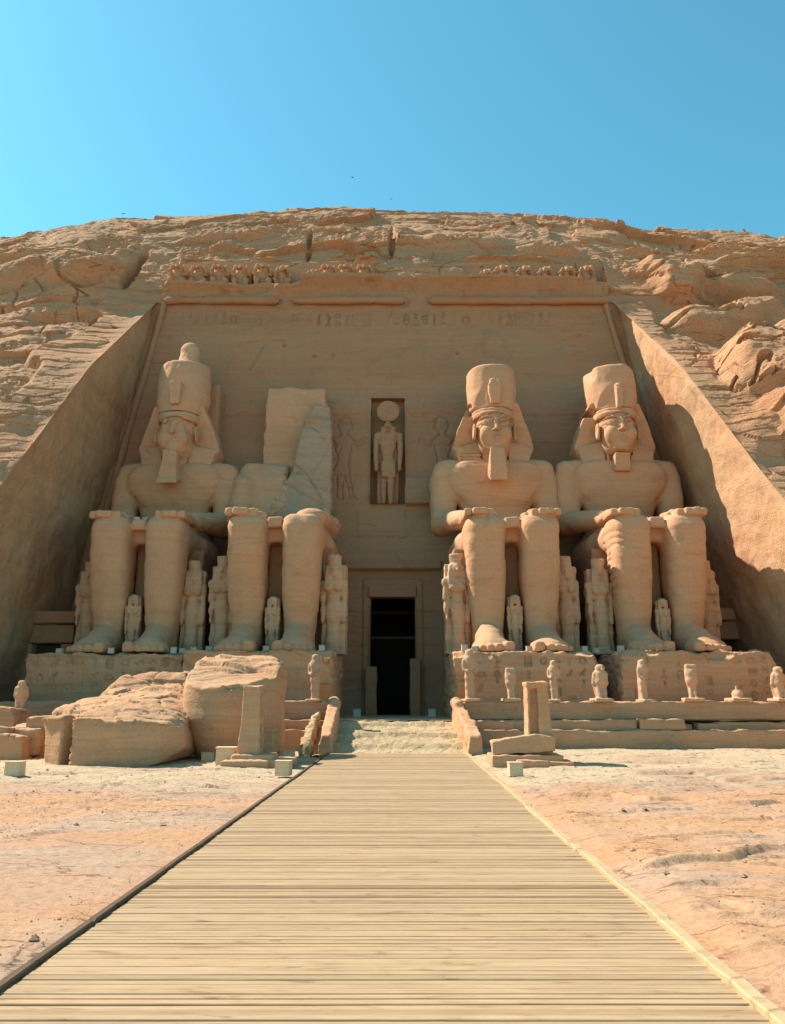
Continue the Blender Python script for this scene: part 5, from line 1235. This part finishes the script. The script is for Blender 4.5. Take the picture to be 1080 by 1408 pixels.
# ------------------------------------------------------------------ baboon frieze
def baboon(worn):
    s = Sdf((-1.0, -.9, -.05), (1.0, .9, 2.75), .055)
    s.ell((0, .1, .75), (.62, .55, .8)); s.ell((0, .05, 1.35), (.55, .45, .55), .2)
    s.ell((0, -.15, 1.95), (.36, .34, .36), .12); s.cap((0, -.35, 1.9), (0, -.72, 1.78), .17, .13, .06)
    s.ell((0, 0, 1.8), (.50, .35, .45), .12)
    for q in (-1, 1):
        s.path([(q*.42, 0, 1.45, .19), (q*.66, -.2, 1.25, .16), (q*.64, -.42, 1.6, .14), (q*.46, -.45, 1.92, .16)], .06)
        s.path([(q*.4, -.1, .45, .28), (q*.52, -.55, .62, .22), (q*.5, -.6, .15, .15)], .08); s.cap((q*.48, -.6, .12), (q*.48, -.85, .1), .13, .12, .05)
        s.cap((q*.16, -.42, 2.08), (q*.05, -.46, 2.1), .05, .05, .04)
    s.box((-.75, .1, 0), (.75, .9, 1.9), .1, .1)
    s.noise(worn, 1.5, int(worn*100)); return s
bab = []
for w in (.06, .15):
    t = thing('baboon_statue', (0, 0, 0), 'x', 'baboon statue', 'row of squatting baboons above the cornice'); baboon(w).build('figure', M['cliff'], t, rough=.03, rscale=3); bab.append(t)
used = [False, False]
row = [(246, 0, 'first baboon from the left in the left group of six'), (275, 0, 'second baboon from the left in the left group of six'), (303, 0, 'third baboon from the left in the left group of six'),
       (333, 0, 'fourth baboon from the left in the left group of six'), (362, 0, 'fifth baboon from the left in the left group of six'), (389, 1, 'last worn baboon at the right end of the left group of six'),
       (430, 1, 'eroded stump of a baboon at the left end of the middle group'), (452, 0, 'baboon right of the eroded stump in the middle group'), (477, 0, 'second last baboon of the middle group'), (502, 0, 'last baboon of the middle group at its right end'),
       (668, 1, 'most eroded baboon at the left end of the right group'), (690, 1, 'second baboon from the left in the worn right group'), (721, 1, 'third baboon from the left in the worn right group'),
       (750, 1, 'fourth baboon from the left in the worn right group'), (779, 1, 'fifth baboon from the left in the worn right group'), (806, 1, 'last baboon at the right end of the worn right group')]
for i, (px, k, lab) in enumerate(row):
    Y = 55.3; x = (px-540)/1057*(Y*.972+32.3*.235); z = 33.75 if px < 418 else 33.8; sc_ = random.uniform(.92, 1.0) if k == 0 else random.uniform(.80, .92)
    if px in (430, 668): sc_ = .72
    if not used[k]: bab[k].location = (x, Y, z); bab[k]['label'] = lab; bab[k].scale = (sc_,)*3; used[k] = True
    else: copy_tree(bab[k], (x, Y, z), lab, rz=random.uniform(-.12, .12), scale=sc_)

# ------------------------------------------------------------------ small side chapels in the corners
def chapel(x0, x1, y0, y1, ztop, lab):
    c = ((x0+x1)/2, y0, 1.15); t = thing('stone_chapel', c, lab, 'chapel', 'small shrines in the corners of the front')
    def pt(nm, lo, hi, m=M['wall']):
        s = Sdf([lo[i]-.2 for i in range(3)], [hi[i]+.2 for i in range(3)], .08); s.box(lo, hi, .06); s.build(nm, m, t, rough=.03)
    w = (x1-x0)/2; h = ztop-1.15
    pt('cornice', (-w-.15, -.15, h-.75), (w+.15, y1-y0, h)); pt('lintel', (-w, .15, h-1.9), (w, y1-y0, h-.78))
    pt('door_jamb', (-w, .1, 0), (-w+.7, y1-y0, h-1.93)); pt('door_jamb', (w-.7, .1, 0), (w, y1-y0, h-1.93)); pt('opening_shade', (-w+.72, .8, 0), (w-.72, 1.4, h-1.95), M['dark'])  # last part is a near-black panel standing for shade inside the opening
chapel(-22.3, -19.2, 46.5, 51, 7.3, 'small plain shrine in the dark left corner of the front')
chapel(19.6, 22.4, 47.5, 51, 7.6, 'small plain shrine in the dark right corner of the front')

# ------------------------------------------------------------------ floodlights
def make_box(name, w, h, mat, lab, loc, rz):
    t = thing(name, loc, lab, 'floodlight', rz=rz)
    bm = bmesh.new(); bmesh.ops.create_cube(bm, size=1)
    for v in bm.verts:
        v.co.x *= w; v.co.y *= w*.8; v.co.z = (v.co.z+.5)*h*.94+h*.04
        if v.co.z > h*.5: v.co.y *= .93; v.co.x *= .97
    bmesh.ops.bevel(bm, geom=bm.edges[:], offset=w*.035, segments=2, affect='EDGES')
    me = bpy.data.meshes.new('housing'); bm.to_mesh(me); bm.free(); me.materials.append(mat); o = bpy.data.objects.new('housing', me); COL.objects.link(o); o.parent = t
    bm = bmesh.new()
    for sx, sz, y in ((w*.42, h*.38, w*.385),):
        bmesh.ops.create_cube(bm, size=1)
        for v in bm.verts: v.co = Vector((v.co.x*2*sx, y+v.co.y*w*.06, h*.52+v.co.z*2*sz))
    me = bpy.data.meshes.new('lens'); bm.to_mesh(me); bm.free(); me.materials.append(M['glass']); o = bpy.data.objects.new('lens', me); COL.objects.link(o); o.parent = t
    bm = bmesh.new()
    for zz, e in ((h*.97, 1.05),):
        r = bmesh.ops.create_cube(bm, size=1)
        for v in r['verts']: v.co = Vector((v.co.x*w*e, v.co.y*w*.8*e, zz+v.co.z*h*.06))
    me = bpy.data.meshes.new('rim'); bm.to_mesh(me); bm.free(); me.materials.append(mat); o = bpy.data.objects.new('rim', me); COL.objects.link(o); o.parent = t
    return t
gb = None
for px, pyb, w, h, lab in ((20, 1067, 21, 18, 'cream floodlight box alone on the ground at the left edge'), (311, 1051, 25, 21, 'largest cream floodlight box in front of the fallen torso'), (287, 1046, 17, 11, 'low cream floodlight box left of the largest box'),
        (390, 1066, 20, 18, 'cream floodlight box beside the left edge of the boardwalk'), (397, 1041, 17, 9, 'low cream floodlight box behind the plinth of the tapering stele'), (709, 1067, 18, 17, 'beige floodlight box beside the right edge of the boardwalk')):
    p = PZ(px, pyb, -.08); d = math.hypot(p[1], EYE); k = d/1057
    if gb is None: gb = make_box('floodlight_box', 1, 1, M['cream'], lab, (p[0], p[1], -.1), 0); gb['group'] = 'floodlight boxes on the ground'; gb.scale = (w*k, w*k, h*k*1.08); 
    else: copy_tree(gb, (p[0], p[1], -.1), lab, rz=random.uniform(-.25, .25), scale=(w*k, w*k, h*k*1.08))
wb = None
def small(px, py, Y, z, lab, grp, w=8, h=8):
    global wb
    x = (px-540)/1057*(Y*.972+(z-2.2)*.235); k = Y/1057
    if wb is None: wb = make_box('floodlight_box', 1, 1, M['whitebox'], lab, (x, Y, z), 0); wb['group'] = grp; wb.scale = (w*k, w*k, h*k)
    else: copy_tree(wb, (x, Y, z), lab, grp, rz=random.uniform(-.4, .4), scale=(w*k, w*k, h*k))
small(491, 982, 43, 1.17, 'small grey floodlight on the terrace left of the doorway', 'small floodlights on the temple', 10, 11)
small(595, 978, 43, 1.17, 'small grey floodlight on the terrace right of the doorway', 'small floodlights on the temple', 10, 11)
ordn = ['leftmost', 'second', 'third', 'fourth', 'fifth', 'sixth', 'seventh']
for v, pxs, nm in ((1, (189, 200, 216), 'the far left colossus'), (2, (356, 367, 384, 400, 412), 'the broken colossus'), (3, (681, 693, 704, 718), 'the bearded colossus'), (4, (868, 876, 884, 893), 'the beardless colossus')):
    for i, px in enumerate(pxs):
        lab = '%s small white floodlight%s on the lap of %s' % (ordn[i], '' if i == 0 else ' from the left', nm)
        small(px, 715, 43.0+.3*(i % 2), PZ0+7.50, lab, 'small floodlights on the temple', 7.5, 7+(i % 2)*1.5)
for i, (px, Y, z, lab) in enumerate(((82, 40.4, 4.42, 'small floodlight at the left end of the far left pedestal'), (153, 40.3, 4.42, 'small floodlight between the feet of the far left colossus'), (239, 40.4, 4.42, 'small floodlight at the right end of the far left pedestal'),
        (251, 41.5, 4.5, 'small floodlight just left of the broken colossus pedestal top'), (267, 41.2, 4.5, 'small floodlight above the craggy top of the fallen torso, left one'), (287, 41.0, 4.5, 'small floodlight above the craggy top of the fallen torso, right one'), (366, 39.8, 4.52, 'small floodlight between the feet of the broken colossus'),
        (443, 39.8, 4.52, 'small floodlight at the right end of the broken colossus pedestal'), (639, 39.6, 4.5, 'small floodlight at the left end of the bearded colossus pedestal'), (654, 39.9, 4.5, 'small round floodlight beside the left foot of the bearded colossus'),
        (728, 40.2, 4.5, 'small floodlight between the feet of the bearded colossus'), (804, 41.0, 4.5, 'small floodlight at the right end of the bearded colossus pedestal'), (820, 41.5, 4.5, 'small floodlight in the gap between the two right pedestals'), (854, 40.2, 4.52, 'small floodlight at the left end of the far right pedestal'))):
    small(px, 890, Y, z, lab, 'small floodlights on the temple', 8, 7+(i % 3))

# ------------------------------------------------------------------ boardwalk
def boardwalk():
    t = thing('boardwalk', (0, 18, 0), 'long weathered timber boardwalk leading straight to the temple steps', 'boardwalk')
    Ln, Lf, Rn, Rf = PZ(0, 1362, 0), PZ(450, 1038, 0), PZ(1062, 1402, 0), PZ(640, 1036, 0)
    XLf = lambda y: Ln[0]+(Lf[0]-Ln[0])*(y-Ln[1])/(Lf[1]-Ln[1]); XRf = lambda y: Rn[0]+(Rf[0]-Rn[0])*(y-Rn[1])/(Rf[1]-Rn[1])
    rg = random.Random(5); V = []; F = []; tone = []
    y = .6
    while y < 33.0:
        w = rg.uniform(.086, .102); gap = rg.choice([.005, .007, .007, .010, .013])*(1.4 if rg.random() < .1 else 1)
        zc = rg.gauss(0, .0022); tl = rg.gauss(0, .003); tn = min(1, max(.0, rg.betavariate(3, 2.2))); 
        if rg.random() < .07: tn = .06
        x0, x1 = XLf(y)+.03+rg.uniform(-.015, .02), XRf(y)-.02+rg.uniform(-.02, .015)
        # every board runs in two lengths
        xb = x0+(x1-x0)*1.0
        for a, b in ([(x0, x1)] if xb >= x1 else [(x0, xb-.003), (xb+.003, x1)]):
            n = 10; base = len(V); dz0 = rg.gauss(0, .0012); bow = rg.gauss(0, .0025)
            prof = [(0, -.035), (0, -.006), (.005, 0), (w-.005, 0), (w, -.006), (w, -.035)]
            for i in range(n+1):
                f = i/n; xx = a+(b-a)*f; by = bow*math.sin(f*math.pi*1.5)
                for (dy, dz) in prof: V.append((xx, y+dy+by-18, zc+dz+tl*(dy/w-.5)+dz0*math.sin(6*f+zc*900)))
            for i in range(n):
                for j in range(5): q = base+i*6+j; F.append((q, q+1, q+7, q+6))
            for e in (0, n): q = base+e*6; F.append((q, q+1, q+4, q+5) if e else (q+5, q+4, q+1, q)); F.append((q+1, q+2, q+3, q+4) if e else (q+4, q+3, q+2, q+1))
            tone += [min(1, max(0, tn+rg.gauss(0, .05)))]*(len(V)-base)
        y += w+gap
    V = np.array(V, np.float32); F = np.array(F, np.int32)
    o = mesh_np('deck', V, F[:, ::-1], M['plank'], t, smooth=False)
    at = o.data.attributes.new('tone', 'FLOAT', 'POINT'); at.data.foreach_set('value', np.array(tone, np.float32))
    def beam(nm, fx, off, w, z0, z1, mat, seed):
        s = np.arange(.6, 33.05, .06); V = []
        wob = .012*vnoise(s*.8, 0*s, 0*s, seed)+.006*vnoise(s*4, 0*s, 0*s, seed+1)
        seg = np.floor(s/4.2); jig = .015*_h(seg, seg*0, seg*0, seed)
        gapm = ((s % 4.2) < .06)
        prof = [(-w/2, z0), (-w/2, z1-.015), (-w/2+.015, z1), (w/2-.015, z1), (w/2, z1-.015), (w/2, z0), (-w/2, z0)]
        P = np.zeros((len(s), 7, 3))
        for j, (dx, z) in enumerate(prof):
            P[:, j] = np.stack([fx(s)+off+dx+wob+jig, s-18, z+wob*.5+jig*.5-(.02*gapm if z > 0 else 0)], 1)
        o = mesh_np(nm, P.reshape(-1, 3), grid_faces(len(s), 7, True), mat, t, smooth=False)
        tn = .5+.3*_h(seg, seg*0, seg*0+1, seed); at = o.data.attributes.new('tone', 'FLOAT', 'POINT'); at.data.foreach_set('value', np.repeat(tn.astype(np.float32), 7))
        return o
    o = beam('edge_board', XLf, -.03, .095, -.12, .035, M['edge_dark'], 3); o['label'] = 'dark stained left edge board'
    o = beam('edge_board', XRf, .02, .13, -.12, .05, M['edge_pale'], 5); o['label'] = 'pale yellow right edge board'
    # bearers underneath
    bm = bmesh.new()
    for f in (.04, .33, .66, .96):
        a0, a1 = XLf(.7)+(XRf(.7)-XLf(.7))*f, XLf(32.9)+(XRf(32.9)-XLf(32.9))*f
        vs = [bm.verts.new((x+dx, y-18, z)) for x, y in ((a0, .7), (a1, 32.9)) for dx in (-.05, .05) for z in (-.2, -.04)]
        for q in ((0, 1, 3, 2), (4, 6, 7, 5), (0, 4, 5, 1), (2, 3, 7, 6), (1, 5, 7, 3), (0, 2, 6, 4)): bm.faces.new([vs[i] for i in q])
    me = bpy.data.meshes.new('bearer'); bm.to_mesh(me); bm.free(); me.materials.append(M['edge_dark']); o = bpy.data.objects.new('bearers', me); COL.objects.link(o); o.parent = t
boardwalk()

# ------------------------------------------------------------------ birds
def bird(px, py, Y, k, lab, src=None):
    p = PY(px, py, Y)
    if src is not None: return copy_tree(src, p, lab, rz=random.uniform(-1, 1), scale=k)
    s = Sdf((-.9, -.45, -.3), (.9, .45, .45), .03); s.ell((0, 0, 0), (.11, .34, .10)); s.ell((0, -.33, .04), (.07, .1, .07), .03); s.loft([(-.02, 0, .38, .1, .12), (.04, 0, .4, .09, .1)], .02, .03)
    for q in (-1, 1): s.path([(q*.08, 0, .03, .09), (q*.4, -.05, .2, .07), (q*.8, .1, .12, .03)], .04, q=(1, .5, 1.6))
    t = thing('bird', p, lab, 'bird', 'birds in the sky'); t.scale = (k,)*3; s.build('body', M['bird'], t); return t
b0 = bird(485, 244, 75, .26, 'highest tiny dark bird in the clear sky'); bird(538, 274, 80, .24, 'tiny dark bird low over the middle of the hill crest', b0); bird(170, 294, 80, .3, 'tiny dark bird over the left part of the hill crest', b0)
print('all', round(time.time()-T0, 1))
